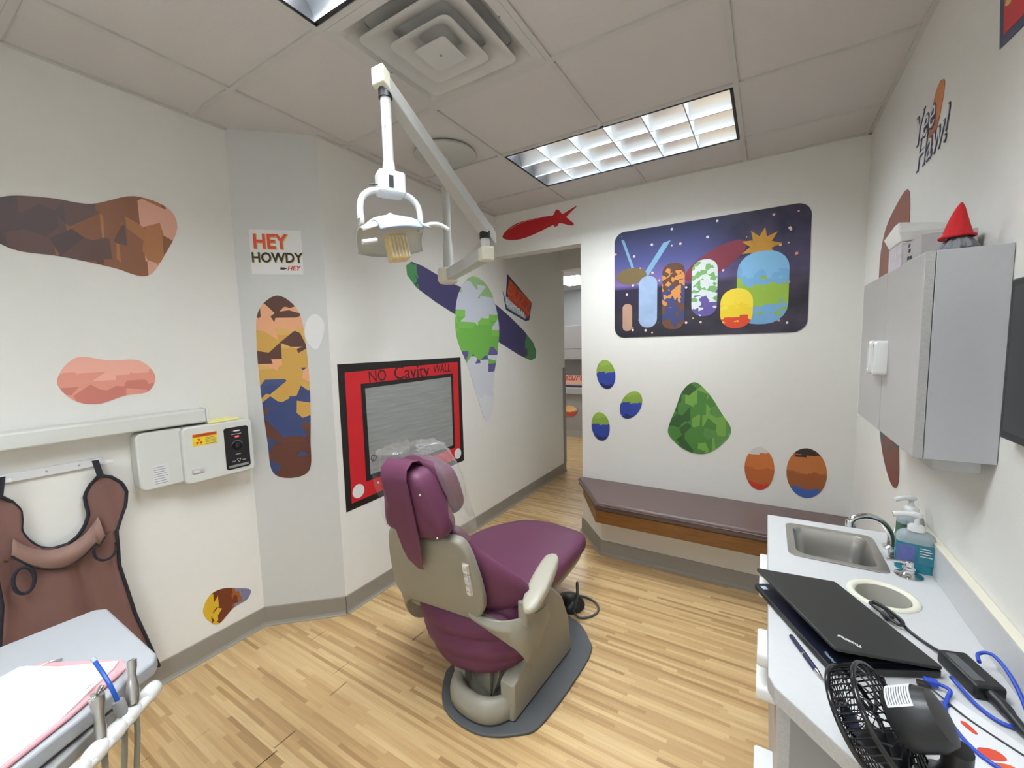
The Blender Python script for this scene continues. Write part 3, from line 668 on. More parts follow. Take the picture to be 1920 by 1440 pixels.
# ================================================================== LEFT WALL EQUIPMENT
mkr = thing('wall_rail', (XL0, 0.3, 1.25), 'white metal wall arm rail running along the left wall', 'rail')
mk('beam', box(BM(), XL0 + .001, XL0 + .085, -0.75, .925, 1.214, 1.278), 'xray', mkr, world=True, bevel=.008)
mk('end_cap', box(BM(), XL0 + .002, XL0 + .088, .925, .937, 1.212, 1.281), 'white', mkr, world=True, bevel=.006)
xb = thing('xray_control_box', (XL0, .9, .93), 'white wall box with black control panel below the wall rail', 'control box')
bm = prism(BM(), rrect(.655, .835, .945, 1.205, .03), 0, .072)
o = mk('side_box', bm, 'xray', xb, bevel=.006)
YZX = Matrix(((0, 0, 1, XL0 + .001), (1, 0, 0, 0), (0, 1, 0, 0), (0, 0, 0, 1)))
o.matrix_local = WM[xb.name].inverted() @ YZX
def onx(name, bm, m, parent, d=0.0, **k):
    o = mk(name, bm, m, parent, **k); o.matrix_local = WM[parent.name].inverted() @ Matrix.Translation((d, 0, 0)) @ YZX; return o
onx('main_box', prism(BM(), rrect(.812, 1.122, .932, 1.203, .022), 0, .100), 'xray', xb, bevel=.007)
pl = onx('control_panel', prism(BM(), rrect(.985, 1.098, .958, 1.170, .012), .1, .1022), 'black', xb)
def sub(name, bm, m, p): return mk(name, bm, m, p)
sub('knob', lathe(BM(), [(.022, .1022), (.020, .108), (.012, .109)], 24, (1.041, 1.075, 0)), 'black_gloss', pl)
sub('indicator', box(BM(), 1.034, 1.052, 1.118, 1.124, .1022, .1032), 'screen_glow', pl)
bm = BM(); tube(bm, [(1.035, 1.005, .1026), (1.053, 1.005, .1026), (1.044, .988, .1026)], .0012, 5, True); sub('triangle_mark', bm, 'white', pl)
sub('logo_dot', lathe(BM(), [(.003, .1022), (.003, .1028)], 12, (1.024, 1.150, 0)), 'red_ink', pl)
for a_, b_, c_, d_, mm in ((1.029, 1.058, 1.147, 1.153, 'white_ink'), (1.018, 1.064, 1.133, 1.136, 'lamp_grey'), (1.030, 1.054, 1.028, 1.033, 'lam_dark'), (1.012, 1.028, .993, .999, 'lam_dark'), (1.060, 1.076, .993, .999, 'lam_dark'), (.996, 1.088, .966, .978, 'lam_dark')):
    sub('print_bar', box(BM(), a_, b_, c_, d_, .1022, .1027), mm, pl)
sub('dial_arc', tube(BM(), [(1.041 + .025 * math.cos(R(a)), 1.075 + .025 * math.sin(R(a)), .1024) for a in range(10, 171, 10)], .0012, 5), 'lam_dark', pl)
wl = onx('warning_label', prism(BM(), rrect(.853, .955, 1.108, 1.166, .003), .1, .1012), 'yellow', xb)
wl.data.materials.clear(); wl.data.materials.append(mat('warn_yellow', (.80, .60, .02, 1), .5))
sub('orange_strip', box(BM(), .854, .954, 1.150, 1.165, .1012, .1016), 'orange_ink', wl)
for k in range(3):
    a = R(90 + 120 * k)
    pts = [(.878 + rr * math.cos(a + d), 1.128 + rr * math.sin(a + d)) for rr, d in ((.004, -.5), (.016, -.5), (.016, .5), (.004, .5))]
    sub('trefoil_blade', prism(BM(), pts, .1012, .1017), 'red_ink', wl)
text_mesh('lettering', 'CAUTION RADIATION', 'frame_black', wl, .0085, loc(.904, 1.1575, .1019))
for k in range(5): sub('print_line', box(BM(), .904, .950 - .004 * (k % 2), 1.112 + k * .0072, 1.1145 + k * .0072, .1012, .1016), 'hose', wl)
sw = onx('switch_frame', prism(BM(), rrect(.840, .889, .978, 1.001, .004), .1, .103), 'silver', xb)
sub('rocker', box(BM(), .845, .884, .982, .997, .102, .106), 'white', sw); sub('switch_mark', tube(BM(), [(.876 + .0035 * math.cos(2 * math.pi * q / 14), .9895 + .0045 * math.sin(2 * math.pi * q / 14), .1062) for q in range(14)], .0009, 5, True), 'red_ink', sw)
lb = onx('rating_label', box(BM(), .702, .762, .958, 1.052, .072, .0728), 'paper', xb)
for k in range(8): sub('print_line', box(BM(), .707, .757 - .006 * (k % 3), .966 + k * .0105, .9685 + k * .0105, .0728, .0731), 'lam_dark', lb)
ev = thing('yellow_envelope', (XL0 + .05, 1.0, 1.204), 'yellow paper packet lying on top of the wall box', 'envelope')
mk('sheet', prism(BM(), [(XL0 + .012, .93), (XL0 + .096, .925), (XL0 + .095, 1.06), (XL0 + .055, 1.085), (XL0 + .012, 1.05)], 1.2045, 1.2125), 'yellow', ev, world=True, bevel=.002)
mk('flap', prism(BM(), [(XL0 + .02, .94), (XL0 + .09, .935), (XL0 + .08, 1.03), (XL0 + .02, 1.04)], 1.2126, 1.2165), 'yellow', ev, world=True, bevel=.001)

hg = thing('apron_hanger', (XL0, .42, 1.1), 'white wall strip with pegs holding the brown apron', 'hanger')
mk('strip', box(BM(), XL0 + .001, XL0 + .012, .10, .56, 1.085, 1.120), 'white', hg, world=True, bevel=.003)
for yy in (.245, .52):
    mk('peg', prism(BM(), [(XL0 + .012, yy + .01), (XL0 + .055, yy + .04), (XL0 + .06, yy + .062), (XL0 + .05, yy + .062), (XL0 + .012, yy + .045)], 1.094, 1.112), 'white', hg, world=True, bevel=.003)
for yy in (.18, .40, .49): mk('screw', lathe(BM(), [(.004, 0), (.003, .002)], 10), 'steel', hg, world=False).matrix_local = WM[hg.name].inverted() @ Matrix.Translation((XL0 + .012, yy, 1.103)) @ Matrix.Rotation(R(90), 4, 'Y')

ap = thing('lead_apron', (XL0 + .03, .41, .2), 'brown protective apron with black piping hanging under the wall rail', 'apron')
AX = XL0 + .035
def interp(tab, z):
    for (z0, v0), (z1, v1) in zip(tab, tab[1:]):
        if z0 <= z <= z1: return v0 + (v1 - v0) * (z - z0) / (z1 - z0)
    return tab[0][1] if z < tab[0][0] else tab[-1][1]
RT = [(.12, .66), (.25, .632), (.41, .598), (.65, .566), (.80, .570), (.86, .594), (.90, .610), (.96, .618), (1.0, .605), (1.035, .575), (1.05, .545)]
NK = [(.797, .405), (.805, .44), (.822, .46), (.86, .483), (.90, .497), (.94, .492), (.98, .491), (1.02, .51), (1.05, .535)]
CYA = .405
def grid(bm, rows, wav):
    V = []
    for z, a, b in rows:
        V.append([bm.verts.new((AX + wav(a + (b - a) * i / 16, z), a + (b - a) * i / 16, z)) for i in range(17)])
    for p, q in zip(V, V[1:]):
        for i in range(16): bm.faces.new((p[i], p[i + 1], q[i + 1], q[i]))
def wav(y, z): return .019 * math.sin((y - CYA) * 30 + z * 2.5 + .6) * min(1, (1.15 - z) * 1.6) + .004 * math.sin(y * 80 + z * 9)
bm = BM()
zs = [.12 + i * (.797 - .12) / 18 for i in range(19)]
grid(bm, [(z, 2 * CYA - interp(RT, z), interp(RT, z)) for z in zs], wav)
zs = [.797 + i * (1.05 - .797) / 14 for i in range(15)]
grid(bm, [(z, interp(NK, z), interp(RT, z)) for z in zs], wav)
grid(bm, [(z, 2 * CYA - interp(RT, z), 2 * CYA - interp(NK, z)) for z in zs], wav)
bmesh.ops.remove_doubles(bm, verts=bm.verts[:], dist=.001)
mk('body', bm, 'apron', ap, world=True, smooth=60, solid=.006)
def edge(zlist, f): return [(AX + wav(f(z), z) + .004, f(z), z) for z in zlist]
zz = [.12 + i * .0155 for i in range(61)]
rpath = [(AX + wav(interp(RT, z), z) + .003, interp(RT, z), z) for z in zz if z <= 1.05]
npath = [(AX + wav(interp(NK, z), z) + .003, interp(NK, z), z) for z in zz if z >= .797][::-1]
mir = lambda P: [(x, 2 * CYA - y, z) for x, y, z in P]
mk('piping', tube(BM(), rpath + npath + mir(npath)[::-1] + mir(rpath)[::-1], .0062, 8), 'apron_trim', ap, world=True, smooth=60)
# turned-over collar band
bm = BM(); up_, lo_ = [], []
for i in range(25):
    t_ = -1 + 2 * i / 24
    yy = CYA + .115 * t_; zt = .80 + .085 * abs(t_) ** 2.2; zb = zt - .055 - .02 * (1 - abs(t_)) - (.03 if t_ > .8 else 0)
    up_.append((AX + .014, yy, zt)); lo_.append((AX + .030, yy + .01 * t_, zb))
loft(bm, [up_, lo_], caps=False, closed=False)
mk('collar', bm, mat('apron_light', (.25, .145, .115, 1), .6, noise=.1, nscale=12), ap, world=True, smooth=60, solid=.005)
mk('collar_piping', tube(BM(), [(a, b, c - .002) for a, b, c in lo_], .004, 8), 'apron_trim', ap, world=True, smooth=60)
for s in (-1, 1):
    yy = CYA + s * .135
    mk('hanging_strap', loft(BM(), [[(AX + .022 + d, yy + e - s * .012 * q, 1.045 + .075 * q) for d, e in ((-.003, -.010), (.003, -.010), (.003, .010), (-.003, .010))] for q in (0, .5, 1)]), 'apron_trim', ap, world=True)
bm = BM(); pts = [(AX + .034, .30 + .026 * math.cos(a), .725 + .05 * math.sin(a)) for a in [2 * math.pi * i / 24 for i in range(24)]]
mk('tie_loop', tube(bm, pts, .006, 8, True), 'apron_trim', ap, world=True, smooth=60)
bm = BM(); pts = [(AX + .034, .525 + .035 * math.cos(a), .745 + .045 * math.sin(a)) for a in [R(150 + 230 * i / 24) for i in range(25)]]
mk('tie_loop', tube(bm, pts, .005, 8), 'apron_trim', ap, world=True, smooth=60)

# ================================================================== DELIVERY TRAY
dt = thing('delivery_tray', (-1.42, 0, 0), 'white instrument delivery tray on a post in front of the brown apron', 'tray table')
tp = [(-1.69, -.30), (-1.675, .34), (-1.65, .362), (-1.285, .360), (-1.258, .345), (-1.045, -.12), (-1.06, -.30)]
mk('tray_top', prism(BM(), tp, .762, .80), mat('tray_plastic', (.37, .38, .40, 1), .4), dt, world=True, bevel=.007, seg=3)
mk('under_body', prism(BM(), [(-1.62, -.28), (-1.62, .28), (-1.33, .28), (-1.15, -.12), (-1.15, -.28)], .70, .762), 'lamp_grey', dt, world=True, bevel=.01)
mk('post', lathe(BM(), [(.045, .02), (.045, .70)], 20, (-1.46, -.05, 0)), 'lamp_grey', dt, world=True, smooth=40)
mk('foot_plate', prism(BM(), rrect(-1.66, -1.26, -.28, .16, .06), 0.0, .03), 'beige', dt, world=True, bevel=.008)
LB = [(-1.215, .321), (-1.178, .273), (-1.149, .239), (-1.124, .205), (-1.098, .172)]
mk('holder_bracket', prism(BM(), [(-1.30, .24), (-1.24, .28), (-1.13, .12), (-1.2, .08)], .725, .755), 'lam_dark', dt, world=True, bevel=.005)
bm = BM(); tube(bm, [(a + .004, b + .004, .752) for a, b in LB], .011, 10)
hb = mk('holder_bar', bm, 'white_gloss', dt, world=True, smooth=50)
for i, (a, b) in enumerate(LB):
    d = Vector((.035, -.045)).normalized(); n_ = Vector((-d.y, d.x))
    bm = BM(); rings = []
    for s_, rr in ((-.020, .006), (-.016, .013), (-.006, .015), (.006, .015), (.016, .013), (.020, .006)):
        rings.append([(a + d.x * s_ * 1.15 + n_.x * rr * math.cos(q) * 1.15, b + d.y * s_ * 1.15 + n_.y * rr * math.cos(q) * 1.15, .754 + rr * 1.3 * math.sin(q)) for q in [2 * math.pi * j / 14 for j in range(14)]])
    loft(bm, rings); mk('holder_cradle', bm, 'white_gloss', dt, world=True, smooth=60)
def handpiece(base, top, rs, m, label, hose_pts, name='handpiece'):
    t = thing(name, base, label, 'instrument', group='instruments in the tray holder')
    b, q = Vector(base), Vector(top)
    n_ = len(rs)
    mk('body', tube(BM(), [b.lerp(q, i / (n_ - 1)) for i in range(n_)], rs, 14), m, t, world=True, smooth=50)
    mk('hose', tube(BM(), spline(hose_pts, 8, False), .0055, 10), 'hose', t, world=True, smooth=60)
    return t
h1 = handpiece((-1.181, .282, .772), (-1.222, .297, .850), [.010, .012, .012, .010, .007, .0095, .0095], 'steel', 'silver suction handpiece with open round tip in the tray holder', [(-1.181, .282, .772), (-1.17, .28, .70), (-1.16, .25, .50), (-1.20, .20, .25), (-1.30, .10, .18), (-1.38, .0, .30)])
mk('bore', lathe(BM(), [(.0065, 0), (.0065, .001)], 14), 'black', h1).matrix_local = WM[h1.name].inverted() @ Matrix.Translation((-1.2225, .2972, .8505)) @ Matrix.Rotation(R(-28), 4, 'Y')
h2 = handpiece((-1.172, .262, .768), (-1.180, .258, .800), [.009, .011, .011, .010], 'lam_dark', 'grey saliva ejector with bent blue tube in the tray holder', [(-1.172, .262, .768), (-1.165, .255, .68), (-1.15, .22, .45), (-1.2, .16, .2), (-1.32, .05, .2), (-1.40, -.02, .3)], 'saliva_ejector')
mk('blue_tube', tube(BM(), spline([(-1.180, .258, .798), (-1.190, .255, .82), (-1.215, .251, .845), (-1.258, .247, .866)], 6, False), .0042, 12), 'tube_blue', h2, world=True, smooth=60)
mk('clear_tip', tube(BM(), [(-1.258, .247, .866), (-1.268, .246, .871)], .0048, 12), 'bottle_clear', h2, world=True, smooth=60)
h3 = handpiece((-1.138, .219, .770), (-1.161, .224, .846), [.009, .010, .0085, .009, .012, .013], 'steel', 'silver air water syringe with squared head in the tray holder', [(-1.138, .219, .770), (-1.13, .215, .68), (-1.12, .18, .45), (-1.17, .1, .2), (-1.3, .02, .2), (-1.40, -.04, .3)], 'air_syringe')
mk('button', box(BM(), -1.172, -1.150, .214, .224, .842, .852), 'chrome', h3, world=True, bevel=.003)
mk('nozzle', tube(BM(), [(-1.161, .224, .848), (-1.175, .235, .853)], .005, 10), 'chrome', h3, world=True, smooth=50)
pf = thing('paper_folder', (-1.35, .15, .80), 'pink folder holding white sheets on the delivery tray', 'folder')
pk = [(-1.49, .20), (-1.325, .306), (-1.285, .305), (-1.270, .285), (-1.205, .185), (-1.10, -.02), (-1.40, -.06)]
mk('folder_cover', prism(BM(), pk, .8005, .805), 'pink', pf, world=True, bevel=.0015)
bm = BM(); wp = [(-1.495, .178), (-1.42, .218), (-1.318, .298), (-1.30, .285), (-1.205, .175), (-1.115, .0), (-1.42, -.05)]
prism(bm, wp, .8052, .8105); mk('white_sheet', bm, 'paper', pf, world=True, bevel=.001)
mk('white_sheet', prism(BM(), [(a - .006, b - .008) for a, b in wp], .8106, .8118), 'paper', pf, world=True)
mk('rolled_edge', tube(BM(), [(-1.275, .292, .806), (-1.262, .275, .808), (-1.205, .186, .807), (-1.14, .06, .806)], .0055, 8), 'pink', pf, world=True, smooth=60)
tw = thing('tweezers', (-1.468, .215, .8), 'small metal tweezers lying at the pink folder corner', 'tweezers')
for s in (-1, 1): mk('arm', tube(BM(), [(-1.475, .196 + s * .004, .803), (-1.469, .212 + s * .004, .807), (-1.460, .232, .804)], [.002, .0022, .0015], 8), 'chrome', tw, world=True, smooth=60)

# ================================================================== OPERATORY LIGHT
ol = thing('operatory_light', (-1.635, 1.975, HC), 'white ceiling mounted dental lamp on a jointed arm above the chair', 'lamp')
mk('ceiling_plate', lathe(BM(), [(.175, -.001), (.178, -.012), (.165, -.022), (.05, -.028)], 40, (-1.635, 1.985, HC)), 'lamp_grey', ol, world=True, smooth=40)
mk('pole', lathe(BM(), [(.030, 1.98), (.030, 2.15), (.024, 2.17), (.024, HC - .02)], 20, (-1.635, 1.975, 0)), 'lamp_grey', ol, world=True, smooth=40)
J = Vector((-1.19, 1.715)); HU = Vector((-1.637, 1.970)); dd = (J - HU).normalized(); pp = Vector((-dd.y, dd.x))
def bar(bm, a, b, za, zb, w, h, w2=None, h2=None):
    w2 = w2 or w; h2 = h2 or h
    d = (Vector(b) - Vector(a)).normalized(); n_ = Vector((-d.y, d.x))
    rings = []
    for c, z, ww, hh in ((a, za, w, h), (b, zb, w2, h2)):
        rings.append([(c[0] + n_.x * s * ww / 2, c[1] + n_.y * s * ww / 2, z + q * hh / 2) for s, q in ((-1, -1), (1, -1), (1, 1), (-1, 1))])
    return loft(bm, rings)
mk('hub', loft(BM(), [[(HU.x + rr * math.cos(a), HU.y + rr * math.sin(a), z) for a in [2 * math.pi * i / 8 + .3 for i in range(8)]] for rr, z in ((.052, 1.925), (.066, 1.945), (.066, 2.0), (.052, 2.015))]), 'cream', ol, world=True, bevel=.006)
mk('lower_arm', bar(BM(), HU + dd * .03, J, 1.972, 1.992, .06, .062), 'lamp_grey', ol, world=True, bevel=.006)
mk('arm_end', bar(BM(), J - dd * .01, J + dd * .045, 1.992, 1.992, .064, .066), 'cream', ol, world=True, bevel=.007)
mk('joint_post', lathe(BM(), [(.022, 2.02), (.022, 2.085)], 18, (J.x + .01, J.y - .006, 0)), 'lamp_white', ol, world=True, smooth=40)
mk('joint_collar', lathe(BM(), [(.027, 2.065), (.027, 2.10)], 18, (J.x + .01, J.y - .006, 0)), 'black', ol, world=True, smooth=40)
TP = Vector((-1.158, 1.092)); A2 = Vector((J.x + .004, J.y + .06))
mk('balance_arm', bar(BM(), A2, TP - (A2 - TP).normalized() * .02, 2.075, 2.465, .058, .062, .050, .055), 'lamp_grey', ol, world=True, bevel=.004)
mk('arm_end', bar(BM(), TP, TP - (A2 - TP).normalized() * .035, 2.460, 2.478, .056, .058), 'cream', ol, world=True, bevel=.004)
mk('drop_collar', lathe(BM(), [(.024, 2.415), (.024, 2.445)], 18, (TP.x, TP.y, 0)), 'black', ol, world=True, smooth=40)
mk('drop_tube', lathe(BM(), [(.018, 2.15), (.018, 2.43)], 18, (TP.x, TP.y, 0)), 'lamp_white', ol, world=True, smooth=40)
mk('cable_clip', tube(BM(), spline([(TP.x + .012, TP.y - .022, 2.24), (TP.x + .014, TP.y - .030, 2.27), (TP.x + .012, TP.y - .026, 2.31), (TP.x + .008, TP.y - .018, 2.315)], 5, False), .004, 8), 'lamp_white', ol, world=True, smooth=60)
# head: local frame looking from the camera side; front of the lamp faces +Yh
HD = thing('lamp_head_pivot', (TP.x, TP.y, 2.0), 'x', 'x', rotz=R(62)); HM = WM[HD.name].copy(); bpy.data.objects.remove(HD)
def head(name, bm, m, **k):
    o = mk(name, bm, m, ol, **k); o.matrix_local = WM[ol.name].inverted() @ HM; return o
hbx = head('switch_box', prism(BM(), rrect(-.045, .05, -.035, .035, .012), .085, .165), 'lamp_white', bevel=.01, seg=3)
sb = mk('switch_plate', box(BM(), -.012, .004, -.0375, -.0345, .105, .145), 'black', hbx)
mk('toggle', tube(BM(), [(-.045, -.01, .115), (-.062, -.012, .113), (-.075, -.013, .112)], [.003, .003, .002], 8), 'black', hbx)
head('neck', lathe(BM(), [(.024, .16), (.020, .20)], 16), 'lamp_white', smooth=40)
for s in (-1, 1):
    head('yoke_arm', tube(BM(), spline([(s * .03, 0, .10), (s * .065, 0, .095), (s * .096, 0, .07), (s * .106, 0, .035), (s * .106, 0, -.005)], 6, False), [.011] * 25, 10), 'lamp_white', smooth=60)
    head('yoke_knob', lathe(BM(), [(.018, -.006), (.018, .006)], 18), 'lamp_white').matrix_local = WM[ol.name].inverted() @ HM @ Matrix.Translation((s * .104, 0, -.010)) @ Matrix.Rotation(R(90), 4, 'Y')
# reflector shell: a deep curved trough, tipped towards the chair
TIP = Matrix.Translation((0, 0, -.005)) @ Matrix.Rotation(R(-6), 4, 'X') @ Matrix.Rotation(R(-8), 4, 'Y')
def dish(name, bm, m, **k):
    o = mk(name, bm, m, ol, **k); o.matrix_local = WM[ol.name].inverted() @ HM @ TIP; return o
def trough(x0, x1, n, a0, a1, sc, zc):
    rings = []
    for i in range(n):
        x = x0 + (x1 - x0) * i / (n - 1); k = sc * (1 - .32 * (x / .115) ** 2)
        rings.append([(x, .105 * k * math.sin(R(a0 + (a1 - a0) * q / 16)), zc + .080 * k * math.cos(R(a0 + (a1 - a0) * q / 16))) for q in range(17)])
    return loft(BM(), rings, caps=False, closed=False)
dish('reflector', trough(-.122, .122, 13, -62, 100, 1.05, -.075), 'shield', smooth=60, solid=.004)
dish('front_shield', trough(-.075, .075, 11, -76, -8, 1.10, -.075), 'shield_blue', smooth=60, solid=.003)
dish('top_bracket', tube(BM(), spline([(-.10, 0, -.02), (-.06, -.008, .006), (0, -.012, .014), (.06, -.008, .006), (.10, 0, -.02)], 6, False), .009, 8), 'lamp_white', smooth=60)
dish('bracket_knob', lathe(BM(), [(.012, .018), (.012, .028), (.006, .032)], 14), 'lamp_white', smooth=50)
dish('bulb_block', prism(BM(), rrect(-.034, .034, -.03, .03, .008), -.135, -.05), 'bulb', bevel=.004)
for k in range(6): dish('bulb_fin', box(BM(), -.031 + k * .0118, -.027 + k * .0118, -.034, -.029, -.130, -.060), 'cream')
dish('handle', tube(BM(), spline([(.10, -.01, -.03), (.125, -.02, -.018), (.165, -.03, -.020), (.200, -.03, -.040)], 6, False), [.008] * 19, 10), 'lamp_white', smooth=60)
dish('handle', tube(BM(), spline([(-.09, -.075, -.085), (-.12, -.085, -.092), (-.14, -.088, -.094)], 6, False), [.008] * 13, 10), 'lamp_white', smooth=60)

# ================================================================== DENTAL CHAIR
CM = Matrix.Translation((-1.13, 1.27, 0)) @ Matrix.Rotation(R(3), 4, 'Z')
ch = thing('dental_chair', (0, 0, 0), 'purple upholstered dental chair with beige shell on a dark floor plate', 'chair', mtx=CM)
def cp(name, bm, m, **k): return mk(name, bm, m, ch, **k)
# floor plate and base (turned 7 degrees against the seat)
BX = Matrix.Translation((.125, 0, 0)) @ Matrix.Rotation(R(-7), 4, 'Z')
def bp_(name, bm, m, **k):
    o = cp(name, bm, m, **k); o.matrix_local = BX; return o
fp = spline([(-.24, .06), (-.12, -.055), (.06, -.065), (.20, .02), (.262, .14), (.262, .56), (.20, .68), (.08, .77), (-.10, .77), (-.25, .62), (-.27, .18)], 5)
bp_('floor_plate', prism(BM(), [(p.x, p.y) for p in fp], 0.0, .014), 'mat_grey', bevel=.004)
def dome_ring(sx, sy, cy, n=40):
    out = []
    for i in range(n):
        a = 2 * math.pi * i / n; c, s = math.cos(a), math.sin(a)
        out.append((sx * (abs(c) ** .8) * (1 if c >= 0 else -1), cy + sy * (abs(s) ** .8) * (1 if s >= 0 else -1)))
    return out
rings = []
for sx, sy, z in ((.158, .170, .012), (.168, .182, .03), (.168, .182, .065), (.161, .174, .092), (.147, .158, .108), (.130, .140, .110), (.116, .122, .098), (.108, .112, .07), (.104, .108, .045)):
    rings.append([(p[0] - .01, p[1], z) for p in dome_ring(sx, sy, .135)])
bp_('base_collar', loft(BM(), rings), 'beige', smooth=60)
for a, b, nm in ((-.125, .035, 0), (.042, .085, 1)):
    bm = BM(); f0 = [(a, .09), (b, .06), (b, .22), (a, .22)]
    w_ = [(a + .01, .08), (b, .06), (b, .22), (a, .22)]
    loft(bm, [[(p[0] + (.05 if (p[0] == a and nm == 0) else (-.04 if (p[0] == b and nm == 1) else 0)), p[1], .06) for p in f0], [(p[0], p[1], .17) for p in f0], [(p[0], p[1], .30) for p in w_]])
    bp_('base_panel', bm, 'beige', bevel=.006)
# side housings of the lift
for s in (1, -1):
    pts = [(.05, .016), (.05, .175), (.15, .21), (.22, .34), (.30, .44), (.38, .43), (.47, .34), (.53, .20), (.56, .016)]
    bm = BM(); rings = []
    for xx, k in ((.10, .0), (.155, .0), (.168, .012)):
        rings.append([(s * xx, .30 + (p[0] - .30) * (1 - k * 2), .2 + (p[1] - .2) * (1 - k * 2)) for p in pts])
    loft(bm, rings); bp_('lift_housing', bm, 'beige', bevel=.006)
    mk('cover_seam', tube(BM(), [(s * .167, .20, .34), (s * .169, .17, .20), (s * .168, .20, .10)], .0018, 6), 'lam_dark', ch).matrix_local = BX
bp_('lift_core', box(BM(), -.11, .11, .10, .50, .016, .43), 'lam_dark')
# seat and leg rest cushion, gently sloping to the toe
so = spline([(-.30, .06), (-.325, .30), (-.335, .58), (-.31, .82), (-.20, 1.05), (-.05, 1.125), (.12, 1.10), (.262, 1.035), (.298, .88), (.31, .55), (.30, .30), (.28, .06)], 5)
tilt = lambda x, y, z: (x, y, z - .10 * y)
cp('seat_cushion', pillow(BM(), [(p.x, p.y) for p in so], .405, .495, .036, .006, tilt), 'purple', smooth=80)
cp('seat_pan', pillow(BM(), [(p.x * .93, .06 + (p.y - .06) * .96) for p in so], .365, .412, .018, 0, tilt), 'beige', smooth=80)
cp('seat_bracket', loft(BM(), [[(a * w_, b, z) for a, b in ((-1, .08), (1, .08), (1, .50), (-1, .50))] for w_, z in ((.20, .30), (.25, .375))]), 'beige', bevel=.01)
# back shell on the reclined plane
TL = math.atan2(.12, .40)
def bk(y0):  # local x right, local y up the back, local z towards the rear
    return Matrix.Translation((0, y0, .45)) @ Matrix.Rotation(R(90) + TL, 4, 'X')
def onback(name, bm, m, d=0.0, par=None, **k):
    o = mk(name, bm, m, ch, **k); o.matrix_local = bk(-.02) @ Matrix.Translation((0, 0, d)); return o
SC = 1 / math.cos(TL)
sh = [(-.205, .00), (-.08, -.002), (.06, .0), (.15, .005), (.20, .045), (.222, .12), (.218, .24), (.200, .345), (.168, .382), (.10, .378), (.03, .36), (-.04, .36), (-.09, .378), (-.14, .385), (-.185, .35), (-.222, .24), (-.242, .12), (-.242, .04)]
shp = [(p.x, p.y * SC) for p in spline(sh, 4)]
onback('back_shell', pillow(BM(), shp, -.035, .008, .014, .006), 'beige', smooth=80)
# switch pads on the shell edge
for k in range(3):
    q = Matrix.Translation((.186 - .004 * k, (.272 - .052 * k) * SC, .010)) @ Matrix.Rotation(R(-5), 4, 'Z')
    o = mk('switch_pad', prism(BM(), rrect(-.014, .014, -.024, .024, .004), -.004, .004), 'silver', ch, bevel=.001); o.matrix_local = bk(-.02) @ q
    for e in (-1, 1):
        b_ = mk('switch_key', prism(BM(), rrect(-.009, .009, -.009, .009, .002), .0045, .008), 'white', o); b_.location = (0, e * .011, 0)
# back cushion with side wings
hw = [(.44, .20, 0), (.46, .27, 0), (.50, .335, 0), (.54, .362, 0), (.58, .362, 0), (.62, .335, 0), (.66, .295, 0), (.70, .25, 0), (.74, .21, 0), (.78, .178, 0), (.82, .158, 0), (.845, .14, 0)]
rings = []
for z, w_, _ in hw:
    yc = -.02 - (z - .45) * .30 + .062; th_ = .045 if .47 < z < .83 else .028
    r_ = []
    for i in range(36):
        a = 2 * math.pi * i / 36; c, s_ = math.cos(a), math.sin(a)
        v = w_ * (abs(c) ** .75) * (1 if c >= 0 else -1); u = th_ * (abs(s_) ** .75) * (1 if s_ >= 0 else -1)
        u += .075 * (v / .36) ** 2
        r_.append((v - .012, yc + u, z + .01 * (v / .36) ** 2))
    rings.append(r_)
cp('back_cushion', loft(BM(), rings), 'purple', smooth=70)
# hip mouldings either side
for s in (1, -1):
    top = [(.150, -.035, .505), (.205, -.025, .480), (.275, .0, .468), (.335, .045, .470), (.365, .10, .462), (.372, .18, .440), (.362, .27, .415)]
    mid = [(.150, -.048, .480), (.215, -.038, .452), (.290, -.012, .432), (.352, .035, .425), (.382, .10, .40), (.386, .18, .37), (.372, .27, .35)]
    bot = [(.150, -.030, .455), (.220, -.022, .425), (.285, .005, .375), (.330, .045, .315), (.345, .10, .235), (.335, .17, .19), (.310, .25, .20)]
    inn = [(.150, .03, .46), (.20, .05, .44), (.24, .07, .41), (.27, .10, .36), (.27, .14, .30), (.26, .18, .27), (.25, .24, .28)]
    bm = BM(); cols = [spline(q, 4, False) for q in (top, mid, bot, inn)]
    rings = [[(s * c[i].x * (1 if s > 0 else .86) - .012, c[i].y + (0 if s > 0 else .02), c[i].z) for c in cols] for i in range(len(cols[0]))]
    loft(bm, rings); cp('hip_cover', bm, 'beige', smooth=50, bevel=.006)
    if s < 0: continue
    # armrest
    pa = Vector((s * .395 - .01, -.005, .545)); pb = Vector((s * .335 - .01, .40, .560))
    d = (pb - pa).normalized(); n_ = Vector((d.y, -d.x, 0)).normalized(); rings = []
    for k in range(13):
        f = k / 12; c = pa.lerp(pb, f); e = math.sin(math.pi * min(1, max(0.0, f))) ** .22 if 0 < f < 1 else .35
        rings.append([tuple(c + n_ * (.043 * e * (abs(math.cos(q)) ** .6) * (1 if math.cos(q) >= 0 else -1)) + Vector((0, 0, .027 * e * (abs(math.sin(q)) ** .6) * (1 if math.sin(q) >= 0 else -1)))) for q in [2 * math.pi * j / 20 for j in range(20)]])
    cp('armrest', loft(BM(), rings), 'beige_arm', smooth=70)
    cp('arm_support', loft(BM(), [[(s * (.345 + dx) - .01, .13 + dy * .08, z) for dx, dy in ((-.022, -1), (.022, -1), (.022, 1), (-.022, 1))] for z in (.43, .49, .535)]), 'beige', bevel=.008)
